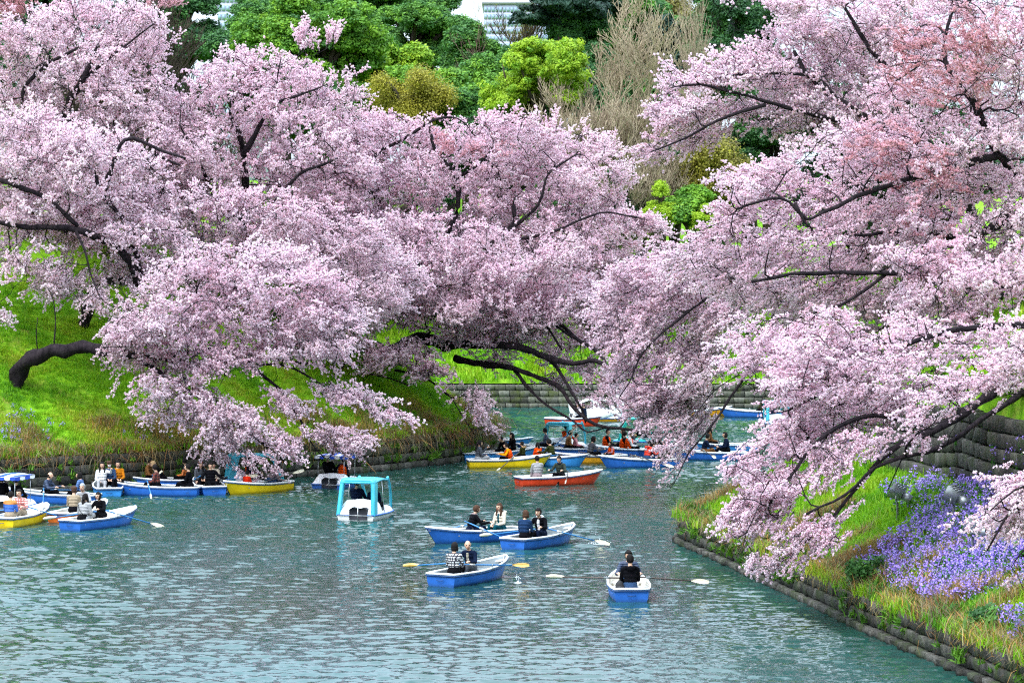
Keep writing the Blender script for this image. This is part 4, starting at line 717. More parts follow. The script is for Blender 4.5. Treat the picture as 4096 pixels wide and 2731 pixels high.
# leafy plants rooted in the wall joints
def wallplants(n, y0, y1, left, lo, hi, bt):
    p = edge_pts(n, y0, y1, left, -.3, -.18); h = lp[:, 2].mean() * 0; p[:, 2] = rng.uniform(lo, hi, n); 
    p[:, :2] += np.column_stack((np.full(n, 0.0), np.full(n, .06))) * (p[:, 2:3]); return p
lay('wall_plants', 'leafy_plant', wallplants(260, 118, 158, True, .3, 1.3, 0), .5, 1.3, .5, .3, tilt=.5); lay('wall_plants', 'leafy_plant', wallplants(60, 66, 108, False, .3, .8, 0), .5, 1.1, .3, .3, tilt=.5)
lay('wall_plants', 'leafy_plant', edge_pts(160, 66, 112, False, .0, 1.2, .05), 1.0, 1.9, .1, .3)
# purple wildflowers: where the photograph has them on the banks
fz = [([(3420, 2250), (3560, 2180), (3700, 2080), (3850, 1990), (3960, 1900), (4200, 1860), (4200, 2380), (3960, 2390), (3800, 2440), (3640, 2400), (3500, 2330), (3440, 2310)], 1250, .02), ([(2730, 1965), (2800, 1925), (2870, 1895), (2860, 1950), (2790, 1985), (2740, 2010)], 110, .0), ([(3540, 1960), (3900, 1850), (4090, 1900), (3900, 2000), (3600, 2080)], 120, 0), ([(4000, 2480), (4200, 2420), (4200, 2620), (4050, 2580)], 70, 0), ([(3350, 1800), (3600, 1760), (3600, 1860), (3300, 1900)], 50, 0)]
fp = []
def hits(pa, y0=62, y1=170):
    Y = np.arange(y0, y1, .15); X = (pa[:, :1] - 2048) * Y / FPX; Z = HCAM - (pa[:, 1:] - HOR) * Y / FPX; T_ = FT(X, Y); m = Z <= T_; i = m.argmax(1); ok = m.any(1); r = np.arange(len(pa)); return np.stack((X[r, i], Y[i], T_[r, i]), 1)[ok]
def FT(X, Y): return terrain(X.ravel(), np.broadcast_to(Y, X.shape).ravel()).reshape(X.shape)
for poly, n, c in fz:
    a = np.array(poly, float); x = rng.uniform(a[:, 0].min(), a[:, 0].max(), n * 3); y = rng.uniform(a[:, 1].min(), a[:, 1].max(), n * 3); k = inpoly(x, y, poly); q = np.stack((x[k], y[k]), 1)[:n]; fp.append(hits(q[: min(len(q), 1400)]))
fp = np.vstack(fp); fp = fp[patch(fp[:, 0], fp[:, 1], .8, 4) + rng.uniform(-.3, .3, len(fp)) > -.28]; lay('purple_wildflowers', 'purple_flower', fp, .6, 1.0, .5)
fl_ = []
for poly, n in [([(0, 1600), (60, 1640), (260, 1700), (240, 1780), (0, 1780)], 34), ([(480, 1680), (700, 1700), (680, 1780), (500, 1760)], 8), ([(0, 1280), (60, 1300), (80, 1370), (0, 1400)], 3)]:
    a = np.array(poly, float); x = rng.uniform(a[:, 0].min(), a[:, 0].max(), n * 3); y = rng.uniform(a[:, 1].min(), a[:, 1].max(), n * 3); k = inpoly(x, y, poly); fl_.append(hits(np.stack((x[k], y[k]), 1)[:n], 120))
lay('purple_wildflowers', 'purple_flower', np.vstack(fl_), .4, .65, .5)
# dark shrubs at the foot of the right bank
for px, py, sc_, lb in [(3490, 2360, 1.0, 'dark green bush overhanging the low wall left of the purple flowers'), (2930, 2120, .55, 'small dark green bush under the drooping blossom at the corner of the bank'), (3950, 2550, .7, 'green bush on the bank edge at the lower right'), (3560, 2440, .5, 'small leafy bush just below the dark green one')]:
    h_ = hits(np.array([(px, py)]))[0]; rb = np.random.default_rng(px); root = empty('bush', tuple(h_)); tag(root, lb, 'bush'); q = rb.normal(size=(int(34 * sc_) + 8, 3)); q /= np.linalg.norm(q, axis=1)[:, None]; q = q * np.array((.75, .55, .7)) * sc_ * rb.uniform(.4, 1, (len(q), 1)) + np.array((0, 0, .35 * sc_))
    TB_ = MB(); [TB_.tube([(0, 0, -.1), tuple(e * .5), tuple(e)], [.02, .014, .006], 4) for e in q[::3]]; TB_.build('stems', M_bark_brown, root); scatter('foliage', 'leaf_clump', q, rb.uniform(-.5, .5, (len(q), 3)), np.full(len(q), .55), rb.uniform(-.02, .25, len(q)), root, 'stuff', rb)
# ------------------------------------------------------------------ floodlights on the right bank
M_lampgrey = plain('lamp_housing', (.35, .37, .38), .35, .08, metal=.6); M_lens = plain('lamp_lens', (.12, .13, .14), .08, .1); M_post = plain('lamp_post', (.22, .22, .22), .5)
def flood(px, py, sc_, yaw, lb):
    h_ = hits(np.array([(px, py)]))[0]; root = empty('floodlight', tuple(h_), yaw); tag(root, lb, 'floodlight', 'floodlights set in the right bank'); root.scale = (sc_,) * 3
    MB().tube([(0, 0, -.1), (0, 0, .36), (.03, 0, .42)], .022, 8).build('post', M_post, root)
    B = MB(); B.tube([(0, -.15, .5), (0, -.15, .42), (0, .15, .42), (0, .15, .5)], .014, 6); B.build('bracket', M_lampgrey, root)
    T_ = Matrix.Rotation(R(-28), 3, 'Y'); B = MB(); V = [(-.11, -.14, -.10), (-.11, .14, -.10), (-.11, .14, .10), (-.11, -.14, .10), (.11, -.17, -.13), (.11, .17, -.13), (.11, .17, .13), (.11, -.17, .13)]
    B.add(np.array(V) @ np.array(T_).T + (0, 0, .55), [(0, 3, 2, 1), (0, 1, 5, 4), (1, 2, 6, 5), (2, 3, 7, 6), (3, 0, 4, 7)]); B.box(np.array(T_) @ np.array((-.2, 0, 0)) + (0, 0, .55), (.16, .16, .13), (R(-28), 'Y'))
    for k in range(4): B.box(np.array(T_) @ np.array((-.08 + .05 * k, 0, .13)) + (0, 0, .55), (.012, .3, .03), (R(-28), 'Y'))
    B.build('housing', M_lampgrey, root); MB().box(np.array(T_) @ np.array((.108, 0, 0)) + (0, 0, .55), (.012, .31, .23), (R(-28), 'Y')).build('lens', M_lens, root)
flood(3590, 2095, 1.7, R(160), 'pale grey floodlight on a post in plain green grass, clear of the flowers'); flood(3815, 2110, 1.7, R(150), 'grey floodlight at the upper edge of the purple flowers')
flood(3890, 2245, 1.7, R(165), 'grey floodlight in the purple flowers beside the hanging blossom spray'); flood(3235, 1885, 1.0, R(170), 'small floodlight half hidden behind the drooping branches')

# fallen petals on the water near the banks, and spray where an oar strikes
def petals():
    rp = np.random.default_rng(91); B = MB(); n = 1500; y = rp.uniform(120, 160, n); x = rp.uniform(-26, 4, n); d, _, _ = shore(x, y); k = (d < -.3) & (d > -6) & (rp.random(n) < np.exp(d / 3)); x, y = x[k], y[k]
    for a, b_ in zip(x, y): s_ = rp.uniform(.012, .032); B.add([(a - s_, b_ - s_, .03), (a + s_, b_ - s_ * .6, .032), (a + s_, b_ + s_, .03), (a - s_ * .5, b_ + s_, .034)], [(0, 1, 2, 3)])
    o = B.build('fallen_petals', M_petal); tag(o, kind='stuff')
M_petal = plain('petal_on_water', (.9, .78, .83), .6); M_drop = plain('water_drops', (.8, .86, .88), .1)
petals()
def splash(px, py, r, h, label, n=70):
    rs = np.random.default_rng(px); c = W(px, py); B = MB()
    for _ in range(n): q = rs.normal(size=3) * np.array((r, r * .6, h * .5)); B.ball((q[0], q[1], abs(q[2])), rs.uniform(.006, .02), 5, 4)
    for _ in range(16): a = rs.uniform(0, 6.28); B.ball((math.cos(a) * r * 1.3, math.sin(a) * r, .015), (rs.uniform(.03, .07), rs.uniform(.03, .06), .008), 7, 4)
    o = B.build('splash', M_drop, smooth=True); o.location = c; tag(o, kind='stuff')
splash(2395, 2178, .17, .22, ''); splash(2072, 2332, .06, .30, '', 40)
# ------------------------------------------------------------------ boats
def gloss(name, c, r=.28):
    """painted glass fibre: faded patches, scuffs and a grimy band at the waterline"""
    m, t, b = newmat(name); c = np.array(c); n = noise(t, 2.5, 5, .7); col = ramp(t, [(.3, tuple(c * .84)), (.7, tuple(np.minimum(c * 1.12 + .015, 1)))], n.outputs['Fac'])
    tc_ = t.nodes.new('ShaderNodeTexCoord'); sp = t.nodes.new('ShaderNodeSeparateXYZ'); t.links.new(tc_.outputs['Object'], sp.inputs[0]); n2 = noise(t, 7, 4, .7, stretch=(1, 1, 2)); ad = t.nodes.new('ShaderNodeMath'); ad.operation = 'MULTIPLY_ADD'; ad.inputs[1].default_value = -.16; t.links.new(n2.outputs['Fac'], ad.inputs[0]); t.links.new(sp.outputs[2], ad.inputs[2])
    mr_ = t.nodes.new('ShaderNodeMapRange'); mr_.inputs[1].default_value = .03; mr_.inputs[2].default_value = -.05; mr_.inputs[4].default_value = .6; t.links.new(ad.outputs[0], mr_.inputs[0]); col = mixc(t, mr_.outputs[0], col, tuple(c * .35 + np.array((.015, .025, .015))))
    sc_ = noise(t, 22, 5, .8, stretch=(.25, 1, 1.6)); ms = t.nodes.new('ShaderNodeMapRange'); ms.inputs[1].default_value = .66; ms.inputs[2].default_value = .78; ms.inputs[4].default_value = .45; t.links.new(sc_.outputs['Fac'], ms.inputs[0]); col = mixc(t, ms.outputs[0], col, tuple(c * .55 + .14)); t.links.new(col, b.inputs['Base Color']); b.inputs['Roughness'].default_value = r + .08; b.inputs['Specular IOR Level'].default_value = .45; return m
M_blue = gloss('blue_hull_paint', (.015, .12, .48)); M_lblue = gloss('light_blue_hull_paint', (.03, .24, .62)); M_yellow = gloss('yellow_hull_paint', (.80, .55, .0)); M_amber = gloss('amber_hull_paint', (.8, .36, .01)); M_red = gloss('red_hull_paint', (.66, .045, .006)); M_orange = gloss('orange_hull_paint', (.62, .13, .01))
M_white = gloss('white_gelcoat', (.82, .83, .84), .35); M_grey = gloss('grey_inner_hull', (.2, .23, .24), .5); M_cream = gloss('cream_inner_hull', (.62, .58, .5), .5); M_strip = gloss('dark_blue_rubbing_strip', (.01, .05, .16)); M_black = plain('black_rubber', (.012, .012, .014), .7)
M_teal = gloss('teal_canopy_paint', (.03, .38, .5)); M_sea = gloss('sea_green_paint', (.03, .58, .5)); M_steel = plain('steel', (.45, .46, .47), .3, .1, metal=.9); M_dark = plain('recess_shade', (.01, .012, .02), .8); M_awb = plain('awning_blue_cloth', (.015, .07, .5), .8, .1); M_aww = plain('awning_white_cloth', (.78, .78, .82), .8, .08)
M_oarblue = gloss('blue_oar_shaft', (.02, .26, .66)); M_oarwood = plain('dark_wood_shaft', (.07, .05, .04), .6, .3); M_blade = plain('worn_oar_blade', (.72, .66, .5), .5, .2, 4); M_bladeo = plain('yellowed_oar_blade', (.72, .45, .12), .5, .3, 4); M_clear = plain('cabin_pane', (.3, .34, .36), .1)
def kids(o): return [c for c in bpy.data.objects if c.parent == o]
KID = {}
def copy_tree(o, parent=None):
    c = o.copy(); COL.objects.link(c); c.parent = parent
    for ch in KID.get(o.name, kids(o)): copy_tree(ch, c)
    return c
def rowboat_proto(hull, inner, oarlock=True):
    root = empty('rowing_boat'); L0, L1 = -1.95, 2.2; N = 22; t = np.linspace(0, 1, N)
    w_ = np.interp(t, [0, .12, .35, .6, .8, .92, .98, 1], [.52, .60, .655, .61, .43, .24, .12, .02]); zs = .36 + .26 * np.clip((t - .25) / .75, 0, 1) ** 2.0 + .02 * (1 - t); xs = L0 + (L1 - L0) * t
    def shell(inset, zf, prof):
        G = []
        for i in range(N):
            row = []
            for s, (a, zz) in [(1, q) for q in prof] + [(-1, q) for q in prof[::-1][1:]]:
                rk = (1 - zz) * .55 * np.clip((t[i] - .55) / .45, 0, 1) ** 1.5 + (-(1 - zz) * .06 * (t[i] < .02)); z = -.16 + (zs[i] + .16) * zz if zf is None else zf + (zs[i] - zf) * zz
                row.append((xs[i] - rk - (inset * 1.5 if i == N - 1 else (-inset if i == 0 else 0)), s * max(w_[i] * a - inset, .004), z))
            G.append(row)
        return np.array(G)
    prof = [(1, 1), (.985, .8), (.95, .5), (.86, .25), (.66, .08), (0, 0)]
    G = shell(0, None, prof); B = MB().grid(G, flip=True); B.add(G[0], [tuple(range(len(G[0])))]); B.build('hull', hull, root, True)
    prof2 = [(1, 1), (.98, .7), (.93, .35), (.75, .05), (0, 0)]; G2 = shell(.045, .03, prof2); B = MB().grid(G2); B.add(G2[0], [tuple(range(len(G2[0])))[::-1]]); B.build('inner_hull', inner, root, True)
    side = [(xs[i], w_[i] - .012, zs[i] + .015) for i in range(N)]; ring = side + [(x, -y, z) for x, y, z in side[::-1]][0:]; ring = [p for i, p in enumerate(ring) if i == 0 or np.linalg.norm(np.array(p) - np.array(ring[i - 1])) > .03]
    st = [(L0 - .005, y, zs[0] + .02) for y in (-.3, 0, .3)]; ring += st; g_ = MB().tube(ring, .036, 8, closed=True); g_.v[-1][:, 2] = (g_.v[-1][:, 2]); g_.build('gunwale', M_white, root, True)
    ring2 = [(x + (.02 if x > 2 else (-.02 if x < -1.9 else 0)), y * 1.0 + (.022 if y > 0 else -.022 if y < 0 else 0), z - .058) for x, y, z in ring]; MB().tube(ring2, .02, 6, closed=True).build('rubbing_strip', M_strip, root, True)
    for x, wd, z in ((-1.45, .45, .24), (-.15, .28, .26), (.95, .26, .28)): k = np.interp(x, xs, w_) * .93; MB().box((x, 0, z), (wd, 2 * k, .035)).build('seat', M_white if inner is M_cream else M_grey, root)
    B = MB().box((1.85, 0, .5), (.5, .2, .03), top=(.6, .5)); B.build('bow_deck', M_white, root)
    B = MB().tube([(L0 - .03, -.13, .2), (L0 - .045, 0, .19), (L0 - .03, .13, .2)], .012, 6); B.build('transom_plate', M_strip, root)
    for s in (1, -1): B = MB(); B.tube([(.18, s * .66, .38), (.18, s * .66, .47)], .016, 6); B.tube([(.18 + .04 * math.cos(a), s * .66, .51 + .04 * math.sin(a)) for a in np.linspace(0, 6.28, 9)[:-1]], .011, 5, closed=True); B.build('oarlock', M_steel, root)
    MB().tube([(2.05, 0, .62), (2.02, .02, .52), (1.9, .04, .4)], .012, 5).build('mooring_line', M_steel, root)
    return root
PROTO = {}
def proto(key, fn, *a):
    if key not in PROTO:
        r = fn(*a); PROTO[key] = r; KID[r.name] = kids(r)
        for c in KID[r.name]: KID[c.name] = kids(c)
        return r
    return copy_tree(PROTO[key])
HULL = dict(blue=(M_blue, M_grey), blue_cream=(M_blue, M_cream), light=(M_lblue, M_grey), yellow=(M_yellow, M_white), amber=(M_amber, M_white), red=(M_red, M_white), orange=(M_orange, M_cream))
BOATS = {}
def place(o, px, py, hd, roll=0, pitch=0):
    p = W(px, py); o.location = (p[0], p[1], 0); o.rotation_mode = 'XYZ'; o.rotation_euler = (R(roll), R(pitch), R(hd)); return o
def number(txt, boat, x, side, z=.12, sz=.13):
    cu = bpy.data.curves.new('number', 'FONT'); cu.body = txt; cu.size = sz; cu.extrude = .002; tmp = bpy.data.objects.new('number_text', cu); me = bpy.data.meshes.new_from_object(tmp); me.materials.clear(); me.materials.append(M_strip); bpy.data.objects.remove(tmp)
    o = bpy.data.objects.new('number', me); COL.objects.link(o); o.parent = boat; o.location = (x, side * .66, z); o.rotation_euler = (R(90), 0, 0 if side < 0 else R(180))
def row(key, col, px, py, hd, label, roll=0, sc_=1.0, num=None):
    r = proto('row_' + col, rowboat_proto, *HULL[col]); place(r, px, py, hd, roll); r.scale = (sc_,) * 3
    tag(r, label, 'rowing boat', 'rowing boats on the moat'); BOATS[key] = r
    if num: number(*num[:1], r, *num[1:])
    return r
OARM = {}
def oar(key, side, yaw, dip, style, label, lift=0, slide=0.0):
    """an oar lying in the oarlock of the boat: yaw towards the bow, dip of the blade in degrees"""
    k = style
    if k not in OARM:
        sm, bm = dict(blue=(M_oarblue, M_blade), blueo=(M_oarblue, M_bladeo), dark=(M_oarwood, M_blade))[style]; r = empty('oar'); MB().tube([(-.75, 0, 0), (-.55, 0, 0), (-.5, 0, 0), (1.35, 0, 0)], [.017, .017, .026, .022], 8).build('shaft', sm, r, True); MB().tube([(-.1, 0, 0), (.08, 0, 0)], .034, 8).build('sleeve', M_white if style != 'dark' else M_grey, r, True)
        xs_ = np.linspace(1.3, 1.85, 7); ww = [.022, .04, .06, .07, .07, .06, .035]; G = np.array([[(x, y * q, .03 * (abs(y) ** 2) + zt) for y in np.linspace(-1, 1, 5)] + [(x, y * q, .03 * (abs(y) ** 2) - zt) for y in np.linspace(1, -1, 5)] for x, q, zt in zip(xs_, ww, [.02, .014, .009, .008, .008, .008, .004])]); B = MB(); G = np.concatenate((G, G[:, :1]), 1); B.grid(G); B.add(G[-1, :-1], [tuple(range(10))]); B.build('blade', bm, r, True); OARM[k] = r; KID[r.name] = kids(r); o = r
    else: o = copy_tree(OARM[k])
    b_ = BOATS[key]; bpy.context.view_layer.update() if False else None
    M = Matrix.LocRotScale(b_.location, b_.rotation_euler, b_.scale); base = Matrix.Translation((.18, side * .66, .51 + lift)) @ Matrix.Rotation(R(90 * side) - side * R(yaw), 4, 'Z') @ Matrix.Rotation(R(dip), 4, 'Y') @ Matrix.Rotation(R(70), 4, 'X') @ Matrix.Translation((slide, 0, 0))
    o.matrix_world = M @ base; tag(o, label, 'oar', 'oars of the rowing boats'); return o
# ---- pedal boats
def ped_hull(root, L, Wd, hullm, deckm, hump=.62, nose=True):
    N = 16; t = np.linspace(0, 1, N); x = -L / 2 + L * t; w_ = Wd / 2 * np.interp(t, [0, .1, .5, .8, .95, 1], [.93, 1, 1, .85, .55, .3]); B = MB(); G = np.array([[(x[i] - .28 * (1 - k) * max(0, t[i] - .6) * 2, s * w_[i] * q, z) for s, q, z, k in ((1, 1, .2, 1), (1, .94, .02, .5), (1, .8, -.18, 0), (-1, .8, -.18, 0), (-1, .94, .02, .5), (-1, 1, .2, 1))] for i in range(N)]); B.grid(G, flip=True); B.add(G[0], [tuple(range(6))]); B.add(G[-1], [tuple(range(6))[::-1]]); B.build('hull', hullm, root, True)
    # moulded deck: rear hump, seat well, front cowl; stacked as one skin across the beam
    prof = [(0, .22), (.02, .36), (.08, hump * .62), (.17, hump * .9), (.22, hump), (.27, hump * .97), (.31, .42), (.36, .3), (.48, .28), (.62, .25), (.66, .38), (.74, .44), (.86, .37), (1, .24)]; a = np.linspace(0, 1, 34); zz = np.interp(a, [p[0] for p in prof], [p[1] for p in prof]); B = MB(); G = []
    for q, z in zip(a, zz):
        xx = -L / 2 + L * q; ww = np.interp(xx, x, w_); rowp = []
        for u in np.linspace(-1, 1, 17):
            e = 1 - abs(u) ** 9; wav = .02 * math.cos(u * math.pi * 2.0) * (1 if q < .33 else 0); zc = .2 + (z - .2) * max(0, e) + wav * e * (q > .05)
            if .3 < q < .66: zc = max(zc, .2 + .2 * np.clip((abs(u) - .8) / .12, 0, 1) * e * 1.3)
            rowp.append((xx, u * ww * .985, zc))
        G.append(rowp)
    B.grid(np.array(G), flip=True); B.build('deck', deckm, root, True)
    rim = [(x[i], w_[i], .2) for i in range(N)] + [(x[i], -w_[i], .2) for i in range(N - 1, -1, -1)]; MB().tube(rim, .035, 6, closed=True).build('bumper_rail', M_blue, root, True)
    # closed block for the stern opening, shade put in as near-black; rudder
    B = MB(); pr = [(-.36, .04), (-.36, .42), (-.22, .5), (0, .45), (.22, .5), (.36, .42), (.36, .04)]; B.add([(-L / 2 - .05, y - .12, z) for y, z in pr] + [(-L / 2 + .25, y - .12, z) for y, z in pr], [tuple(range(7))] + [(i, (i + 1) % 7, (i + 1) % 7 + 7, i + 7) for i in range(7)]); B.build('stern_opening_shade', M_dark, root)
    B = MB(); B.tube([(-L / 2 - .06, -.12, -.15), (-L / 2 - .06, -.12, .5)], .018, 6); B.tube([(-L / 2 - .06, -.12, .5), (-L / 2 + .1, .15, .52), (-L / 2 + .3, .3, .56)], .012, 5); B.build('rudder', M_steel, root); MB().tube([(-L / 2 - .06, -.7, .19), (-L / 2 - .06, .7, .19)], .014, 6).build('stern_bar', M_steel, root)
    for s in (1, -1):
        B = MB(); B.box((-L / 2 + L * .36, s * .36, .36), (.42, .52, .12)); B.build('seat', M_grey, root)
def pedal_canopy(can, dk, hull, open_sides=True):
    root = empty('pedal_boat'); L, Wd = 2.9, 1.6; ped_hull(root, L, Wd, hull, dk, hump=.76)
    ra = [(-1.42, .68, .22), (-1.40, .70, .7), (-1.28, .72, 1.2), (-1.14, .68, 1.46), (-.95, .62, 1.55)]
    # roof: curved slab
    G = []
    for u in np.linspace(0, 1, 10):
        xx = -1.22 + 1.75 * u; z = 1.50 + .07 * math.sin(u * math.pi); G.append([(xx, v * .68 * (1 - .12 * u), z - .09 * abs(v) ** 3 + .0) for v in np.linspace(-1, 1, 9)])
    G = np.array(G); G2 = G.copy(); G2[:, :, 2] -= .055; B = MB(); B.grid(G, flip=True); B.grid(G2); n = [tuple(p) for p in G[:, 0]]; 
    B.tube(np.vstack((G[:, 0], G[::-1, -1])), .045, 6, closed=True); B.build('canopy_roof', can, root, True)
    def post(pts, r, fx, fy, nm):
        B = MB(); B.tube(catmull(pts, .12), r, 8); B.build(nm, can, root, True)
    for s in (1, -1):
        post([(1.12, s * .48, .3), (.98, s * .52, .75), (.75, s * .56, 1.2), (.48, s * .58, 1.52)], .055, 1, 1, 'front_pillar')
        MB().tube([(-.35, s * .76, .25), (-.35, s * .64, 1.5)], .016, 6).build('side_pole', M_steel, root)
    def loop(hb, ht, zb, zt, rc):
        pts = [(hb, zb)]; pts += [(ht - rc + rc * math.cos(a), zt - rc + rc * math.sin(a)) for a in np.linspace(.15, math.pi / 2, 6)]; return np.array(pts + [(-y, z) for y, z in pts[::-1]])
    Lo, Li = loop(.78, .70, .18, 1.58, .16), loop(.63, .56, .62, 1.42, .13); Li[0, 1] = Li[-1, 1] = .2; xx = lambda z: -1.46 + .24 * (z / 1.5) ** 2; n_ = len(Lo)
    rows_ = [[(xx(z) + dx, y, z) for y, z in L_] for L_, dx in ((Lo, .04), (Lo, 0), (Li, 0), (Li, .16))]; wing = [(xx(z) + .42 - .12 * min(1, abs(z - .9)), y * .985, z) for y, z in Lo]; B = MB(); B.grid(np.array([rows_[3], rows_[2], rows_[1], rows_[0]])); B.grid(np.array([rows_[0], wing])); B.grid(np.array([wing, rows_[3]])); B.build('rear_frame', can, root, True); MB().tube([(1.14, -.48, .3), (1.2, 0, .32), (1.14, .48, .3)], .03, 6).build('windscreen_sill', can, root, True)
    return root
def pedal_awning():
    root = empty('pedal_boat'); L, Wd = 2.9, 1.6; ped_hull(root, L, Wd, M_blue, M_white, hump=.66)
    for x, y in ((-.95, -.62), (-.95, .62), (.45, -.6), (.45, .6)): MB().tube([(x, y, .3), (x, y, 1.42)], .016, 6).build('awning_pole', M_steel, root)
    for k in range(6):
        y0 = -.72 + .24 * k; y1 = y0 + .24; m = M_awb if k % 2 == 0 else M_aww; B = MB(); tp = [(x, y, 1.52 - .08 * abs(y) / .72 + (.02 if -1 < x < .5 else -.02)) for x in (-1.12, -.6, 0, .62) for y in (y0, y1)]
        B.add(tp, [(0, 2, 3, 1), (2, 4, 5, 3), (4, 6, 7, 5)]); zb = 1.33
        for x, (i, j) in ((-1.12, (0, 1)), (.62, (6, 7))): B.add([tp[i], tp[j], (x, y1, zb), (x, (y0 + y1) / 2, zb - .03), (x, y0, zb)], [(0, 1, 2, 3, 4)])
        if k in (0, 5):
            yy = y0 if k == 0 else y1
            for q in range(4): x0 = -1.12 + .435 * q; Bs = MB(); Bs.add([(x0, yy, 1.44), (x0 + .435, yy, 1.44), (x0 + .435, yy, 1.31), (x0 + .22, yy * 1.01, 1.28), (x0, yy, 1.31)], [(0, 1, 2, 3, 4)]); Bs.build('awning_flap', M_awb if q % 2 == 0 else M_aww, root)
        B.build('awning_strip', m, root)
    MB().tube([(-1.12, -.72, 1.44), (-1.12, .72, 1.44), (.62, .72, 1.44), (.62, -.72, 1.44)], .012, 5, closed=True).build('awning_frame', M_steel, root); return root
def pedal_swan():
    root = empty('swan_pedal_boat'); L, Wd = 3.4, 1.7; ped_hull(root, L, Wd, M_amber, M_white, hump=.7)
    B = MB(); G = []      # cabin shell as a bulged hood with side openings left free
    for a in np.linspace(0, math.pi, 15):
        G.append([(-.1 + 1.25 * math.cos(ph) * (1 if True else 0), .8 * math.cos(a) * (.55 + .45 * math.sin(ph)), .35 + 1.15 * math.sin(a) * (.35 + .65 * math.sin(ph))) for ph in np.linspace(.18, math.pi - .18, 17)])
    G = np.array(G); a_, b_ = G.shape[:2]; F = []
    for i in range(a_ - 1):
        for j in range(b_ - 1):
            hole = (2 <= i <= 4 or 9 <= i <= 11) and (3 <= j <= 6 or 9 <= j <= 12)
            if not hole: F.append((i * b_ + j, i * b_ + j + 1, (i + 1) * b_ + j + 1, (i + 1) * b_ + j))
    B.add(G.reshape(-1, 3), F); o = B.build('cabin', M_white, root, True); md = o.modifiers.new('thickness', 'SOLIDIFY'); md.thickness = .05
    B = MB(); B.tube(catmull([(-1.3, 0, .45), (-1.6, 0, .85), (-1.75, 0, 1.15)], .1), np.linspace(.42, .06, 5 if False else len(catmull([(-1.3, 0, .45), (-1.6, 0, .85), (-1.75, 0, 1.15)], .1))), 10); B.build('tail', M_white, root, True)
    nk = catmull([(1.25, 0, .4), (1.5, 0, .9), (1.3, 0, 1.4), (1.25, 0, 1.8), (1.5, 0, 2.05)], .1); MB().tube(nk, np.linspace(.28, .12, len(nk)), 12).build('neck', M_white, root, True)
    hd = MB(); hd.ball((1.6, 0, 2.05), (.22, .15, .16), 12, 9).build('head', M_white, root, True); MB().tube([(1.76, 0, 2.04), (1.9, 0, 2.0), (2.05, 0, 1.96)], [.07, .05, .015], 8).build('beak', M_red, root, True)
    for s in (1, -1): MB().ball((1.67, s * .125, 2.1), .025, 8, 6).build('eye', M_black, root)
    for s in (1, -1):
        B = MB(); B.ball((-.15, s * .82, .5), (.95, .10, .34), 14, 8); B.build('wing', M_white, root, True)
    return root
def ped(key, kind, px, py, hd, label, name=None, sc_=1.0, cat='pedal boat'):
    fn = dict(canopy=lambda: pedal_canopy(M_teal, M_white, M_white), sea=lambda: pedal_canopy(M_sea, M_sea, M_white), awning=pedal_awning, swan=pedal_swan)[kind]; r = proto('ped_' + kind, fn); place(r, px, py, hd); r.scale = (sc_,) * 3; tag(r, label, cat, 'pedal boats on the moat'); BOATS[key] = r; return r

row('b1', 'blue', 1888, 2322, 60, 'blue rowing boat with grey inside, nearest one carrying the bald man in a navy jacket')
row('b2', 'blue_cream', 2512, 2378, 91, 'blue rowing boat seen stern on, two dark clad men facing each other')
row('b3', 'blue', 1905, 2163, 214, 'blue rowing boat, bow left, with the woman in the white coat')
row('b4', 'blue', 2166, 2180, 57, 'blue rowing boat, bow right, with the woman in a denim jacket')
ped('p1', 'canopy', 1476, 2068, 72, 'teal roofed pedal boat alone on open water with two navy clad people', sc_=1.04)
row('b6', 'red', 2232, 1938, 22, 'red rowing boat crossing the open water with a couple')
row('b7', 'yellow', 2028, 1868, 9, 'yellow rowing boat, bow right, beside the tip of the left bank')
row('b7b', 'light', 1990, 1838, 20, 'blue rowing boat just behind the yellow one at the bank tip')
row('b7s', 'light', 2020, 1780, 0, 'small light blue boat showing only its end past the tip of the bank', sc_=.7)
row('b7c', 'light', 2190, 1862, 332, 'light blue rowing boat, bow towards the viewer, behind the long yellow boat')
row('b8', 'blue_cream', 2230, 1822, 174, 'blue rowing boat with cream inside holding the man in a navy puffer jacket')
row('b9', 'amber', 2350, 1852, 200, 'amber yellow rowing boat between blue boats in the cluster')
row('b10', 'blue', 2560, 1868, 201, 'blue rowing boat, bow left, with the person in a red puffer jacket')
row('b11', 'blue', 2400, 1818, 182, 'long blue rowing boat carrying three women behind the amber boat')
row('b11b', 'blue', 2520, 1826, 184, 'blue rowing boat with the father and girl in orange life vests')
ped('p2', 'canopy', 2272, 1802, 62, 'teal roofed pedal boat in the crowd of boats below the dark branches')
row('b13', 'red', 2295, 1700, 318, 'distant red rowing boat in front of the swan boat')
ped('p3', 'swan', 2388, 1684, 5, 'white swan shaped pedal boat behind the dark branches', cat='swan boat')
ped('p4', 'sea', 2560, 1778, 172, 'sea green pedal boat partly hidden by blossom')
row('b16', 'blue', 2662, 1822, 58, 'dark blue rowing boat bow on with the photographer in a brown coat')
row('b17', 'blue', 2830, 1838, 176, 'blue rowing boat beyond the drooping blossom whips on the right')
row('b17b', 'light', 2880, 1806, 184, 'light blue rowing boat just behind the one beyond the drooping whips')
row('b18', 'blue', 3010, 1668, 176, 'small distant blue rowing boat near the far wall on the right')
ped('p5', 'canopy', 3100, 1702, 95, 'distant pedal boat at the right edge of the open far water')
row('b20', 'amber', 2795, 1664, 10, 'distant yellow rowing boat glimpsed through the blossom')
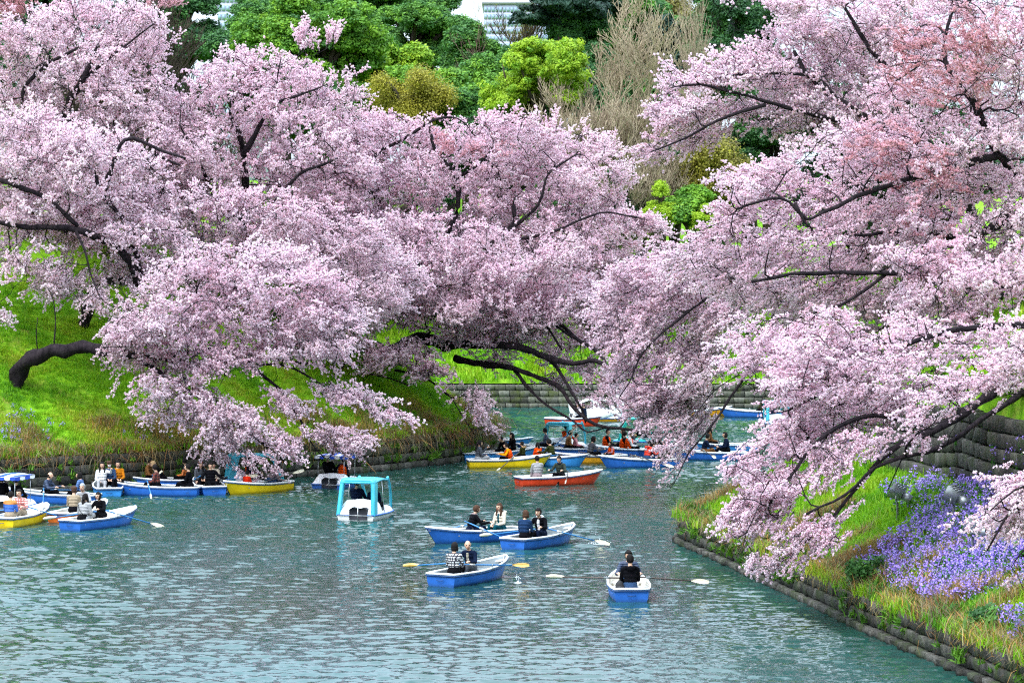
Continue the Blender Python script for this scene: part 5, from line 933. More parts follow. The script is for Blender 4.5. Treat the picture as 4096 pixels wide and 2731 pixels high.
# left side
ped('p6', 'awning', 48, 2040, 72, 'pedal boat with blue and white striped awning at the left edge')
row('l2', 'yellow', 92, 2094, 74, 'yellow rowing boat at the left edge with the man in a blue and orange vest')
row('l3', 'blue_cream', 405, 2106, 60, 'blue rowing boat, bow right, with a grey coated woman and a black clad man')
row('l3b', 'orange', 325, 2076, 72, 'orange rowing boat half hidden behind the blue one at the left')
row('l4', 'blue', 215, 2012, 166, 'blue rowing boat under the left wall with two people in puffer jackets')
row('l5', 'light', 430, 1975, 100, 'light blue boat seen end on with three young people against the wall')
row('l6', 'blue', 625, 1980, 172, 'long blue rowing boat, bow left, moored in the middle of the left row', num=('45', 1.6 - 3.1, 1))
row('l7', 'blue', 645, 1950, 170, 'blue rowing boat in the second row behind the long blue one')
row('l8', 'blue', 830, 1968, 105, 'dark blue boat seen from its square stern beside the yellow one')
row('l9', 'yellow', 1027, 1968, 234, 'yellow rowing boat, bow left, in front of the teal framed pedal boat')
ped('p7', 'canopy', 1030, 1950, 12, 'teal framed pedal boat behind the yellow rowing boat under the white blossom')
ped('p8', 'awning', 1355, 1945, 72, 'pedal boat with blue and white striped awning in front of the brown wall')
# ------------------------------------------------------------------ people
def cap(B, a, b_, r0, r1, k=10):
    a, b_ = np.array(a, float), np.array(b_, float); d = b_ - a; L = np.linalg.norm(d); B.tube([a, a + d * .5, b_], [r0, (r0 + r1) / 2, r1], k); B.ball(a, r0, k, 7); B.ball(b_, r1, k, 7)
def ik(s, h, l1, l2, pole):
    s, h, pole = np.array(s, float), np.array(h, float), np.array(pole, float); d = h - s; L = min(np.linalg.norm(d), (l1 + l2) * .985); d = d / np.linalg.norm(d); h = s + d * L; a = (l1 ** 2 - l2 ** 2 + L ** 2) / (2 * L); q = math.sqrt(max(l1 ** 2 - a ** 2, 0)); p = pole - d * pole.dot(d); p /= np.linalg.norm(p) + 1e-9; return s + d * a + p * q, h
HEAD_C = {}
def body_mesh(name, lean=8, turn=0, hl=(.42, .2, .28), hr=(.42, -.2, .28), bulk=1.0, headyaw=0, headpitch=0, knees=.17, coat=False, arm_pole=(-.3, 0, -1)):
    """a seated figure facing +X with its hips at the origin; one continuous surface"""
    prim = []; B = MB(); rl = Matrix.Rotation(R(lean), 3, 'Y'); up = lambda p: np.array(rl @ (Vector(p) - Vector((0, 0, .1)))) + np.array((0, 0, .1)); b_ = bulk
    def c(a, e, r0, r1, lab): cap(B, a, e, r0, r1); prim.append((np.array(a, float), np.array(e, float), (r0 + r1) / 2, lab))
    def ell(cn, r, lab, M=None): B.ball(cn, r, 14, 10, 0, M); prim.append((np.array(cn, float), np.array(cn, float) + 1e-4, min(r), lab))
    ell((0, 0, .1), (.15 * b_, .18 * b_, .13), 1)
    for z, rx, ry in ((.16, .125, .165), (.26, .125, .165), (.36, .13, .175), (.45, .125, .185), (.52, .10, .17)): ell(up((0, 0, z)), (rx * b_, ry * b_, .09), 0, rl)
    c(up((0, .05, .53)), up((0, .155, .525)), .075 * b_, .07 * b_, 0); c(up((0, -.05, .53)), up((0, -.155, .525)), .075 * b_, .07 * b_, 0); c(up((-.01, 0, .56)), up((.01, 0, .66)), .052, .05, 2)
    hc = up((.025, 0, .755)); hm = Matrix.Rotation(R(headyaw), 3, 'Z') @ Matrix.Rotation(R(headpitch), 3, 'Y'); H = lambda p: hc + np.array(hm @ Vector(p))
    ell(hc + 0, (.098, .078, .115), 2, hm); ell(H((.03, 0, -.045)), (.062, .058, .07), 2, hm); c(H((.095, 0, .012)), H((.112, 0, -.022)), .012, .016, 2)
    for s in (1, -1): ell(H((-.005, s * .078, -.005)), (.02, .012, .032), 2, hm); c(H((.083, s * .02, .03)), H((.078, s * .045, .028)), .012, .01, 2)
    c(H((.086, -.018, -.058)), H((.086, .018, -.058)), .010, .010, 5)
    for s, ht in ((1, hl), (-1, hr)):
        S_ = up((0, s * .175, .52)); e, h = ik(S_, ht, .27, .25, (arm_pole[0], s * .5, arm_pole[2])); c(S_, e, .06 * b_, .05 * b_, 0); c(e, h, .05 * b_, .036 * b_, 0); d = (h - e) / np.linalg.norm(h - e); sd = np.cross(d, (0, 0, 1)); sd /= np.linalg.norm(sd) + 1e-9; dn = np.cross(sd, d)
        c(h, h + d * .07, .028, .032, 2)
        for q, (o_, ln) in enumerate(((-.027, .055), (-.009, .065), (.009, .06), (.027, .048))): p0 = h + d * .085 + sd * o_; p1 = p0 + d * ln * .55 + dn * -.012; c(p0, p1, .0105, .0095, 2); c(p1, p1 + d * ln * .25 + dn * -.026, .0095, .0085, 2)
        tb = h + d * .03 - sd * s * .03; c(tb, tb + d * .03 - sd * s * .028, .012, .0105, 2); c(tb + d * .03 - sd * s * .028, tb + d * .055 - sd * s * .022, .0105, .009, 2)
    for s in (1, -1):
        hp = np.array((.02, s * .09, .09)); kn = np.array((.40, s * .12, knees)); an = np.array((.60, s * .11, -.17)); c(hp, kn, .092, .066, 0 if coat else 1); c(kn, an, .062, .045, 1); c(an + (0, 0, -.03), an + (.14, 0, -.06), .042, .034, 3); c(an, an + (-.03, 0, -.05), .042, .036, 3)
    if coat: ell((.0, 0, .1), (.2, .22, .13), 0)
    me = B.mesh(name, []); tmp = bpy.data.objects.new('tmp_body', me); COL.objects.link(tmp); md = tmp.modifiers.new('r', 'REMESH'); md.mode = 'VOXEL'; md.voxel_size = .0115; md.adaptivity = 0; sm_ = tmp.modifiers.new('s', 'SMOOTH'); sm_.factor = .5; sm_.iterations = 2
    dg = bpy.context.evaluated_depsgraph_get(); out = bpy.data.meshes.new_from_object(tmp.evaluated_get(dg)); bpy.data.objects.remove(tmp); bpy.data.meshes.remove(me); n = len(out.polygons); cc = np.zeros(n * 3); out.polygons.foreach_get('center', cc); cc = cc.reshape(-1, 3); best = np.full(n, 1e9); lab = np.zeros(n, int)
    for a, e, r, l in prim:
        ab = e - a; t_ = np.clip(((cc - a) @ ab) / (ab @ ab), 0, 1); d = np.linalg.norm(cc - a - t_[:, None] * ab, axis=1) - r; k = d < best; best[k] = d[k]; lab[k] = l
    inv = np.array(hm.inverted()); loc = (cc - hc) @ inv.T; 
    for s in (1, -1): lab[(np.linalg.norm((loc - np.array((.09, s * .034, .008))) * np.array((.5, 1, 1.5)), axis=1) < .017) & (loc[:, 0] > .05)] = 4
    tl = (cc - (0, 0, .1)) @ np.array(rl.inverted()).T; lab[(lab == 0) & (tl[:, 0] > .085 * b_) & (np.abs(tl[:, 1]) < .035 + .04 * np.clip(tl[:, 2] - .25, 0, 1)) & (tl[:, 2] > .1)] = 6
    out.materials.clear(); [out.materials.append(M_black) for _ in range(7)]; out.polygons.foreach_set('material_index', lab); out.polygons.foreach_set('use_smooth', [True] * n); out.update(); out.name = name; HEAD_C[out.name] = (hc, hm, rl, up, b_); return out
POSE = {}
def pose(k):
    if k not in POSE:
        kw = dict(sit=dict(lean=6, hl=(.34, .10, .22), hr=(.34, -.08, .22)), sit_r=dict(lean=6, hl=(.34, .10, .22), hr=(.34, -.08, .22), headyaw=-40), sit_l=dict(lean=6, hl=(.34, .10, .22), hr=(.34, -.08, .22), headyaw=45, headpitch=8),
             coat=dict(lean=8, bulk=1.06, coat=True, hl=(.30, .12, .2), hr=(.30, -.1, .2)), row=dict(lean=16, hl=(.50, .26, .33), hr=(.50, -.26, .33), bulk=1.03), row_l=dict(lean=14, hl=(.48, .24, .32), hr=(.48, -.24, .32), headyaw=35, headpitch=5), rowback=dict(lean=-8, hl=(.40, .26, .36), hr=(.40, -.26, .36)),
             phone=dict(lean=6, hl=(.42, .12, .52), hr=(.30, -.06, .25), headpitch=8), camera=dict(lean=5, hl=(.26, .06, .68), hr=(.26, -.06, .68), arm_pole=(.2, 0, -1)), selfie=dict(lean=4, hl=(.48, .34, .62), hr=(.30, -.1, .2)), bend=dict(lean=34, hl=(.50, .22, .12), hr=(.52, -.2, .14), headpitch=20), reach=dict(lean=12, hl=(.25, .55, .2), hr=(.30, -.1, .2), headyaw=20),
             pedal=dict(lean=-6, hl=(.36, .18, .25), hr=(.34, -.2, .22), bulk=1.08), pedal2=dict(lean=-3, hl=(.30, .28, .28), hr=(.34, -.1, .22), headyaw=-30, headpitch=15, bulk=1.06), wide=dict(lean=-10, hl=(.22, .55, .18), hr=(.22, -.55, .18), bulk=1.08))[k]
        POSE[k] = body_mesh('pose_' + k, **kw)
    return POSE[k]
MC = {}
def cloth(key, c=None, fn=None):
    if key not in MC: MC[key] = fn() if fn else plain(key, c, .85, .16, 9, .25, .35, 22)
    return MC[key]
def m_check(name, a, b2, sc_):
    m, t, b = newmat(name); tc_ = t.nodes.new('ShaderNodeTexCoord'); out = None
    sp = t.nodes.new('ShaderNodeSeparateXYZ'); t.links.new(tc_.outputs['Object'], sp.inputs[0]); vs = []
    ad = t.nodes.new('ShaderNodeMath'); ad.operation = 'ADD'; t.links.new(sp.outputs[0], ad.inputs[0]); t.links.new(sp.outputs[1], ad.inputs[1])
    for src in (ad.outputs[0], sp.outputs[2]):
        q = t.nodes.new('ShaderNodeMath'); q.operation = 'MULTIPLY'; q.inputs[1].default_value = sc_; t.links.new(src, q.inputs[0]); f = t.nodes.new('ShaderNodeMath'); f.operation = 'FRACT'; t.links.new(q.outputs[0], f.inputs[0]); g_ = t.nodes.new('ShaderNodeMath'); g_.operation = 'GREATER_THAN'; g_.inputs[1].default_value = .55; t.links.new(f.outputs[0], g_.inputs[0]); vs.append(g_.outputs[0])
    mx = t.nodes.new('ShaderNodeMath'); mx.operation = 'MAXIMUM'; t.links.new(vs[0], mx.inputs[0]); t.links.new(vs[1], mx.inputs[1]); t.links.new(mixc(t, mx.outputs[0], a, b2), b.inputs['Base Color']); b.inputs['Roughness'].default_value = .9; return m
def m_quilt(name, c, axis=2, f=15, top=None):
    m, t, b = newmat(name); tc_ = t.nodes.new('ShaderNodeTexCoord'); wv = t.nodes.new('ShaderNodeTexWave'); wv.bands_direction = 'Z'; wv.inputs['Scale'].default_value = f / 6.28 * 2.6; wv.inputs['Distortion'].default_value = .6; t.links.new(tc_.outputs['Object'], wv.inputs['Vector']); col = c
    if top: sp = t.nodes.new('ShaderNodeSeparateXYZ'); t.links.new(tc_.outputs['Object'], sp.inputs[0]); g_ = t.nodes.new('ShaderNodeMath'); g_.operation = 'GREATER_THAN'; g_.inputs[1].default_value = .46; t.links.new(sp.outputs[2], g_.inputs[0]); t.links.new(mixc(t, g_.outputs[0], c, top), b.inputs['Base Color'])
    else: b.inputs['Base Color'].default_value = (*c, 1)
    b.inputs['Roughness'].default_value = .55; bp = t.nodes.new('ShaderNodeBump'); bp.inputs['Strength'].default_value = 1; bp.inputs['Distance'].default_value = .012; t.links.new(wv.outputs['Fac'], bp.inputs['Height']); t.links.new(bp.outputs[0], b.inputs['Normal']); return m
cloth('navy', (.012, .02, .05)); cloth('black', (.010, .010, .013)); cloth('white', (.75, .75, .76)); cloth('cream', (.7, .64, .55)); cloth('lgrey', (.42, .42, .43)); cloth('grey', (.12, .13, .15)); cloth('denim', (.025, .06, .14)); cloth('jeans', (.05, .10, .2)); cloth('mustard', (.62, .26, .02)); cloth('tan', (.3, .15, .06)); cloth('brown', (.22, .10, .04)); cloth('olive', (.05, .06, .02)); cloth('graygreen', (.06, .075, .06)); cloth('red', (.6, .04, .015)); cloth('orange', (.85, .12, .01)); cloth('yellow', (.8, .4, .01)); cloth('pinkgrey', (.35, .28, .29)); cloth('beige', (.4, .33, .24)); cloth('pink', (.6, .3, .33)); cloth('teal', (.01, .1, .13)); cloth('patterned', fn=lambda: m_check('patterned_black_red', (.012, .012, .014), (.14, .03, .02), 9))
cloth('check', fn=lambda: m_check('black_white_check', (.65, .66, .66), (.02, .02, .03), 15)); cloth('plaid', fn=lambda: m_check('red_white_plaid', (.65, .55, .52), (.5, .12, .1), 14)); cloth('checkshirt', fn=lambda: m_check('fine_check_shirt', (.6, .56, .45), (.08, .07, .05), 30)); cloth('pnavy', fn=lambda: m_quilt('navy_quilted', (.012, .028, .07))); cloth('pblue', fn=lambda: m_quilt('blue_quilted', (.05, .12, .3))); cloth('pred', fn=lambda: m_quilt('red_quilted', (.62, .03, .01))); cloth('pvest', fn=lambda: m_quilt('blue_vest_orange_yoke', (.02, .10, .42), top=(.5, .17, .02))); cloth('porange', fn=lambda: m_quilt('black_orange_jacket', (.6, .16, .03), top=(.012, .012, .02)))
M_skin = plain('skin', (.56, .33, .22), .55, .06, 10); M_skin2 = plain('tan_skin', (.42, .22, .13), .55, .06, 10); M_lip = plain('lips', (.38, .13, .1), .5); M_eye = plain('eye_dark', (.02, .015, .012), .3); M_hairk = plain('black_hair', (.010, .008, .008), .8, .3, 25, .15); M_hairb = plain('brown_hair', (.06, .03, .018), .8, .3, 25, .15); M_hairg = plain('grey_hair', (.28, .28, .28), .6, .2, 25); M_blond = plain('blond_hair', (.4, .26, .12), .6, .2, 25); M_shoe = plain('shoe', (.04, .035, .03), .7); M_fur = plain('fur_trim', (.45, .28, .12), .95, .4, 30, bump=1, bscale=60); M_glass = plain('phone_screen', (.02, .02, .03), .1)
HM = {}
def hair_mesh(style):
    if style in HM: return HM[style]
    B = MB(); rngh = np.random.default_rng(9); b0 = MB().ball((-.008, 0, .016), (.112, .093, .118), 22, 16); V = b0.v[0]; F = b0.f
    def keep(f):
        c = V[list(f)].mean(0)
        if style == 'bald': return (c[0] < .02 and c[2] < .05 and c[2] > -.06) 
        fr = c[0] > .035 and c[2] < .055; sd = c[0] > -.02 and c[2] < (-.02 if style == 'short' else -.12); lo = c[2] < -.07 and style == 'short'
        return not (fr or sd or lo)
    V2 = V + rngh.normal(size=V.shape) * .003; B.add(V2, [f for f in F if keep(f)])
    if style == 'long':
        B.tube(catmull([(-.05, 0, .06), (-.095, 0, -.06), (-.10, 0, -.17), (-.09, 0, -.3), (-.085, 0, -.36)], .05), .065, 10)
        for s in (1, -1): B.tube(catmull([(-.01, s * .07, .05), (.0, s * .088, -.05), (.015, s * .085, -.16), (.03, s * .08, -.26)], .05), .034, 8)
        B.v = [np.column_stack((v[:, 0], v[:, 1] * (1.0), v[:, 2])) for v in B.v]
    if style == 'bob':
        B.ball((-.035, 0, -.045), (.085, .09, .085), 14, 9)
        for s in (1, -1): B.ball((.0, s * .075, -.045), (.05, .028, .075), 10, 7)
    if style == 'cap': B.ball((0, 0, .06), (.122, .104, .075), 16, 9); B.box((.11, 0, .055), (.1, .13, .014))
    if style == 'beanie': B.ball((-.006, 0, .055), (.12, .1, .095), 16, 10); 
    if style == 'bun': B.ball((-.115, 0, .04), .045, 10, 7)
    if style == 'fringe': B.ball((.05, 0, .07), (.06, .075, .04), 12, 7)
    me = B.mesh('hair_' + style, [M_hairk], True); HM[style] = me; return me
VM = {}
def person(key, x, hd, ps, label, jacket, trousers='black', hair='short', hairm=None, skin=None, shirt=None, sc_=1.0, y=0.0, z=.27, extra=()):
    """sit a figure in boat `key` at local x, y; hd is its facing within the boat (0 = towards the bow)"""
    b_ = BOATS[key]; root = empty('person'); me = pose(ps); sc_ *= 1.2; z += .03; hc, hm, rl, up, bk = HEAD_C[me.name]; M = Matrix.LocRotScale(b_.location, b_.rotation_euler, None); root.matrix_world = M @ Matrix.Translation((x * b_.scale.x, y, z)) @ Matrix.Rotation(R(hd), 4, 'Z') @ Matrix.Scale(sc_, 4); tag(root, label, 'person')
    o = bpy.data.objects.new('body', me); COL.objects.link(o); o.parent = root; sk = skin or M_skin
    for i, m in enumerate([MC[jacket], MC[trousers], sk, M_shoe, M_eye, M_lip, MC[shirt or jacket]]): o.material_slots[i].link = 'OBJECT'; o.material_slots[i].material = m
    st = hair; hm_ = hairm or M_hairk; h = bpy.data.objects.new('hat' if st in ('cap', 'beanie') else 'hair', hair_mesh(st)); COL.objects.link(h); h.parent = root; h.matrix_local = Matrix.Translation(Vector(hc)) @ hm.to_4x4(); h.material_slots[0].link = 'OBJECT'; h.material_slots[0].material = hm_
    for e in extra:
        if e == 'hood': B = MB(); cpts = [up((-.07 - .05 * math.cos(a * .5), .11 * math.sin(a), .60 - .05 * abs(math.cos(a / 2)))) for a in np.linspace(-2.2, 2.2, 9)]; B.tube(cpts, .042, 8); B.ball(up((-.13, 0, .54)), (.055, .1, .07), 10, 7); B.build('hood', MC[jacket], root, True)
        if e == 'whood': B = MB(); B.tube([up((.02 - .10 * math.cos(a * .5), .10 * math.sin(a), .595)) for a in np.linspace(-2.6, 2.6, 9)], .032, 8); B.ball(up((-.13, 0, .55)), (.05, .09, .07), 10, 7); B.build('hood', MC['white'], root, True)
        if e == 'fur': B = MB(); B.tube([up((-.02 - .12 * math.cos(a * .5), .13 * math.sin(a), .58)) for a in np.linspace(-2.6, 2.6, 11)], .045, 8); B.build('fur_trim', M_fur if jacket != 'cream' else MC['cream'], root, True)
        if e == 'collar': B = MB(); B.tube([up((-.005 + .06 * math.cos(a), .07 * math.sin(a), .585)) for a in np.linspace(0, 6.28, 12)[:-1]], .02, 6, closed=True); B.build('collar', MC[jacket], root, True)
        if e == 'scarf': B = MB(); B.tube([up((.0 + .075 * math.cos(a), .075 * math.sin(a), .59)) for a in np.linspace(0, 6.28, 12)[:-1]], .03, 7, closed=True); B.build('scarf', MC['pinkgrey' if jacket != 'graygreen' else 'navy'], root, True)
        if e == 'vest':
            B = MB(); G = []
            for zz, rx, ry in ((.14, .15, .19), (.2, .165, .2), (.34, .17, .2), (.44, .165, .17), (.53, .13, .12), (.555, .09, .08)): G.append([up((rx * 1.06 * math.cos(a), ry * math.sin(a), zz)) for a in np.linspace(0, 6.2832, 17)])
            B.grid(np.array(G)); B.build('life_vest', MC['orange'], root, True); B = MB(); [B.tube([up((.182 * math.cos(a), .212 * math.sin(a), zz)) for a in np.linspace(0, 6.28, 17)[:-1]], .010, 5, closed=True) for zz in (.22, .33)]; B.build('vest_strap', MC['black'], root)
        if e == 'band': MB().tube([hc + np.array(hm @ Vector((.105 * math.cos(a) * .9 - .01, .092 * math.sin(a), .07 + .03 * math.cos(a)))) for a in np.linspace(-1.9, 1.9, 9)], .014, 6).build('hair_band', MC['red'], root, True)
        if e == 'bow': B = MB(); [B.ball(hc + np.array((0, s * .035, .135)), (.02, .035, .025), 8, 6) for s in (1, -1)]; B.build('hair_bow', MC['pink'], root, True)
        if e == 'strap': MB().tube([up((-.03 + .15 * math.cos(a), .19 * math.sin(a), .36 + .2 * math.sin(a + .4))) for a in np.linspace(0, 6.28, 15)[:-1]], .009, 5, closed=True).build('bag_strap', MC['black'], root)
        if e == 'mask': B = MB(); B.ball(hc + np.array(hm @ Vector((.07, 0, -.045))), (.045, .055, .045), 10, 7); B.build('face_mask', MC['white'], root, True)
    return root
def held(nm, cat, label, per, loc, dim, mat, lens=False):
    """a thing held in the hand: its own top-level object"""
    p = per.matrix_world @ Vector(loc); rz = per.matrix_world.to_euler().z; B = MB().box((0, 0, 0), dim)
    if lens: B.tube([(dim[0] / 2, 0, 0), (dim[0] / 2 + .07, 0, 0)], [.03, .032], 10)
    else: B.box((-dim[0] / 2 - .001, .012, dim[2] * .3), (.003, .02, .02)); 
    o = B.build(nm, mat); o.location = p; o.rotation_euler = (0, 0, rz); tag(o, label, cat); return o
g = person
# nearest blue boat
g('b1', -1.15, 10, 'sit', 'woman with short black hair in a black and white checked coat, back to us', 'check', hair='bob', z=.25); g('b1', -.05, 180, 'row_l', 'bald elderly man in a navy jacket rowing the nearest blue boat', 'navy', 'grey', hair='bald', hairm=M_hairg, shirt='checkshirt', extra=('collar',))
oar('b1', 1, -14, 5, 'blueo', 'blue oar with raised yellow blade pointing left of the nearest boat', lift=.02); oar('b1', -1, 42, 2, 'blueo', 'blue oar with yellow blade dripping beside the bow of the nearest boat', lift=.02, slide=-.65)
g('b2', -1.25, 0, 'sit', 'man in a black hooded jacket and cap with his back to us in the stern', 'black', 'jeans', hair='short', extra=('hood',), z=.22, sc_=1.06); g('b2', .0, 180, 'row', 'man in a navy puffer jacket rowing behind the hooded one', 'pnavy', 'jeans', hair='fringe', sc_=1.08)
oar('b2', 1, 0, -1, 'dark', 'dark oar reaching left from the boat seen stern on'); oar('b2', -1, -4, 4, 'dark', 'dark oar reaching right from the boat seen stern on')
g('b3', .25, 170, 'row', 'young man with brown hair in a black jacket leaning over a blue oar', 'black', 'navy', hair='fringe', hairm=M_hairb, extra=('strap', 'scarf')); g('b3', -1.1, 15, 'sit', 'woman in a white coat and black beret with long brown hair', 'cream', 'teal', hair='long', hairm=M_hairb, shirt='teal', extra=('fur',))
oar('b3', 1, -32, 20, 'blue', 'blue oar with broad white blade hanging between the two middle boats'); oar('b3', -1, 10, 12, 'blue', 'blue oar trailing left of the bow with its blade at the water')
g('b4', -1.15, 5, 'sit_l', 'woman with brown bob and denim jacket holding a phone', 'denim', hair='bob', hairm=M_hairb); g('b4', .0, 185, 'row', 'young man in a black jacket over a white hooded top', 'black', 'navy', hair='fringe', shirt='white', extra=('whood',), sc_=1.04)
oar('b4', -1, 30, 14, 'blue', 'long blue oar slanting down to a small splash at the right'); oar('b4', 1, -20, 8, 'blue', 'blue oar mostly hidden behind the denim jacket')
g('p1', -.35, 0, 'pedal', 'person in a bulky navy coat on the left seat under the teal roof', 'navy', hair='short', y=.36, z=.40, sc_=1.05); g('p1', -.35, 0, 'pedal2', 'smaller person in navy on the right seat under the teal roof', 'navy', hair='bob', y=-.36, z=.36, sc_=.93)
g('b6', -1.0, 200, 'sit', 'woman in a pale trench coat seen from behind in the red boat', 'lgrey', 'pinkgrey', hair='bun', extra=('collar',)).rotation_euler[2] += R(-118); g('b6', .15, 195, 'row', 'man in a grey green jacket and dark scarf rowing the red boat', 'graygreen', 'black', hair='fringe', extra=('scarf',)).rotation_euler[2] += R(30)
oar('b6', -1, -25, 8, 'dark', 'dark oar across the side of the red boat'); oar('b6', 1, -28, 9, 'dark', 'dark oar behind the red boat with its white blade at the stern')
w1 = g('b7', -1.45, 10, 'phone', 'woman with long black hair in a grey cardigan holding up a phone', 'grey', 'lgrey', hair='long', extra=()); g('b7', .15, 178, 'row', 'child in a yellow coat and orange life vest rowing', 'yellow', 'black', hair='short', sc_=.88, extra=('vest',)); held('phone', 'phone', 'small phone held up by the woman in the yellow boat', w1, (.50, .12, .60), (.012, .07, .14), M_white)
oar('b7', -1, -38, 20, 'dark', 'dark oar slanting down in front of the yellow boat'); oar('b7', 1, 20, 14, 'dark', 'dark oar on the far side of the yellow boat')
g('b7b', .55, 200, 'bend', 'man in a charcoal suit bending beside the tip of the bank', 'black', 'black'); g('b7b', .9, 190, 'sit', 'woman with long dark hair behind the child in yellow', 'black', hair='long', y=.1)
g('b7c', -.5, 150, 'sit', 'girl in an orange life vest with her back to the boats', 'orange', hair='long', sc_=.8, extra=('vest',)); g('b7c', .3, 170, 'row', 'man in a dark green jacket holding a blue oar', 'olive', 'black', hair='fringe'); g('b7c', -1.35, 180, 'sit', 'child with black hair in a dark coat with fur hood', 'olive', hair='short', sc_=.82, extra=('fur',))
oar('b7c', -1, -42, 4, 'blueo', 'long blue oar with yellowish blade lying across the amber boat'); g('b8', .55, 10, 'sit_r', 'man in a dark navy puffer jacket standing tall in the cluster', 'pnavy', hair='short', z=.36); g('b8', -.5, 200, 'reach', 'man in a mustard jacket reaching over the side', 'tan', hair='short'); g('b8', -.9, 180, 'sit', 'child in a pink checked top beside the mustard jacket', 'pink', hair='short', sc_=.85)
oar('b8', 1, 30, 10, 'blue', 'blue oar lying along the bow of the cream lined boat'); oar('b8', 1, -60, -35, 'blue', 'blue oar standing upright beside the man in the navy puffer')
g('p2', -.35, 0, 'pedal', 'child in an orange life vest under the teal roof of the crowded pedal boat', 'red', hair='bun', y=-.1, z=.4, sc_=.92, extra=('vest',))
g('b11', -1.3, 0, 'sit', 'woman in black with long brown hair facing away in the long blue boat', 'black', hair='long', hairm=M_hairb); g('b11', -.3, 180, 'sit_r', 'person in an orange life vest with a turned head behind the women', 'black', hair='short', extra=('vest',), y=.15); g('b11', -1.75, 20, 'coat', 'woman in a grey coat with a tan fur collar', 'grey', hair='long', hairm=M_hairb, extra=('fur',))
g('b9', -.1, 185, 'row', 'woman in a dark grey padded jacket rowing the amber boat', 'grey', hair='bob', sc_=1.02); g('b9', -1.3, 10, 'sit', 'little girl with a pink bow and an orange vest holding a dark oar', 'pink', hair='long', sc_=.72, extra=('vest', 'bow')); oar('b9', 1, -25, 8, 'dark', 'dark oar held by the little girl over the amber boat')
g('b11b', .1, 180, 'sit', 'man in a white shirt with an orange life vest over it', 'white', hair='short', extra=('vest',), y=.15); g('b11b', .35, 175, 'sit_l', 'man with black hair in an orange life vest beside another', 'black', hair='short', extra=('vest',), y=-.15, sc_=.95); oar('b11b', -1, -10, 6, 'blue', 'blue oar crossing in front of the men in orange vests')
g('b10', -.35, 195, 'row', 'person in a bright red puffer jacket rowing with dark oars', 'pred', 'jeans', hair='bob', extra=('hood',)); w2 = g('b10', -1.45, 15, 'coat', 'woman in an olive green coat facing the rower', 'olive', hair='long'); g('b10', -.7, 185, 'row', 'man in a navy jacket just behind the red puffer jacket', 'navy', hair='short', y=-.25)
oar('b10', 1, -35, 12, 'dark', 'dark oar slanting right in front of the blue boat with the red jacket'); oar('b10', -1, -30, 4, 'dark', 'dark oar behind the person in the red jacket')
w3 = g('b11b', .0, 170, 'camera', 'woman in black photographing with a black camera', 'black', hair='long', y=-.45, x=-1.0) if False else g('b11b', -1.2, 170, 'camera', 'woman in black photographing beside the red jacket', 'black', hair='long'); held('camera', 'camera', 'black camera held to the face of the woman in black', w3, (.30, 0, .74), (.07, .13, .09), M_black, True)
w4 = g('b16', -.7, -60, 'camera', 'long haired photographer in a brown coat', 'brown', hair='long', hairm=M_hairb, z=.5); held('camera', 'camera', 'black camera held up by the person in the brown coat', w4, (.30, 0, .74), (.07, .13, .09), M_black, True)
g('b13', .9, 200, 'sit', 'man in a dark jacket with folded arms in the distant red boat', 'navy', hair='short').location.z += .05; g('b13', .1, 10, 'coat', 'person in a white coat in the distant red boat', 'white', hair='long'); oar('b13', -1, 20, 12, 'dark', 'dark oar held out left of the distant red boat'); g('p3', -.1, 0, 'pedal', 'person in blue inside the swan boat', 'denim', hair='short', y=-.36, z=.42)
g('p4', -.35, 0, 'pedal', 'person in dark clothes inside the sea green pedal boat', 'black', hair='short', y=.3, z=.38)
g('b17', .2, 190, 'row_l', 'man in dark navy rowing beyond the blossom whips', 'navy', 'tan', hair='short'); g('b17', -1.0, 10, 'sit', 'person in a dark coat seen from behind beyond the blossom whips', 'navy', hair='bob', z=.34); oar('b17', 1, -20, 8, 'dark', 'dark oar in front of the boat beyond the whips'); g('b17b', .6, 180, 'sit', 'person in brown in the boat behind the drooping whips', 'brown', hair='long'); g('b18', -.4, 150, 'bend', 'distant person in dark green pointing in the far blue boat', 'olive', hair='short'); g('b20', 0, 180, 'sit', 'distant person in pale clothes in the far yellow boat', 'white', hair='short'); g('p5', -.35, 0, 'pedal', 'distant person on the far pedal boat', 'denim', hair='short', y=.3, z=.38)
# left group
g('p6', -.35, 0, 'phone', 'person in black holding a phone under the striped awning at the left edge', 'black', hair='bob', y=.3, z=.40); g('p6', -.35, 0, 'pedal', 'dark haired companion on the right seat under the left awning', 'black', hair='short', y=-.4, z=.36, sc_=.95)
g('l2', -1.2, 0, 'sit', 'man in a blue quilted vest with orange shoulders, back to us', 'pvest', 'beige', hair='short'); g('l2', -.1, 180, 'row', 'man in a pink and white plaid shirt holding a blue oar', 'plaid', 'beige', hair='short', sc_=1.06); oar('l2', -1, 30, 18, 'blue', 'blue oar slanting down right of the yellow boat at the left edge'); oar('l2', 1, -25, 2, 'blue', 'blue oar reaching out of frame left of the yellow boat')
g('l3', -1.1, 5, 'coat', 'woman in a light grey coat with long black hair and a bag strap', 'lgrey', hair='long', extra=('strap',)); g('l3', .05, 180, 'row', 'person with bobbed black hair in a loose black sweater, rowing', 'black', hair='bob', z=.3); oar('l3', -1, 42, 17, 'blue', 'blue oar whose white blade touches the water at the bow of the left blue boat'); oar('l3', 1, -30, 8, 'blue', 'blue oar with pale blade resting on the water left of the blue boat')
g('l3b', .3, 185, 'row', 'grey haired man in a light grey corduroy jacket', 'lgrey', 'black', hair='short', hairm=M_hairg, sc_=1.05, z=.32); g('l3b', -.7, 10, 'sit', 'woman in a dark cap beside the grey haired man', 'beige', hair='cap', hairm=M_hairb); oar('l3b', 1, -25, 6, 'dark', 'dark oar with white blade left of the orange boat')
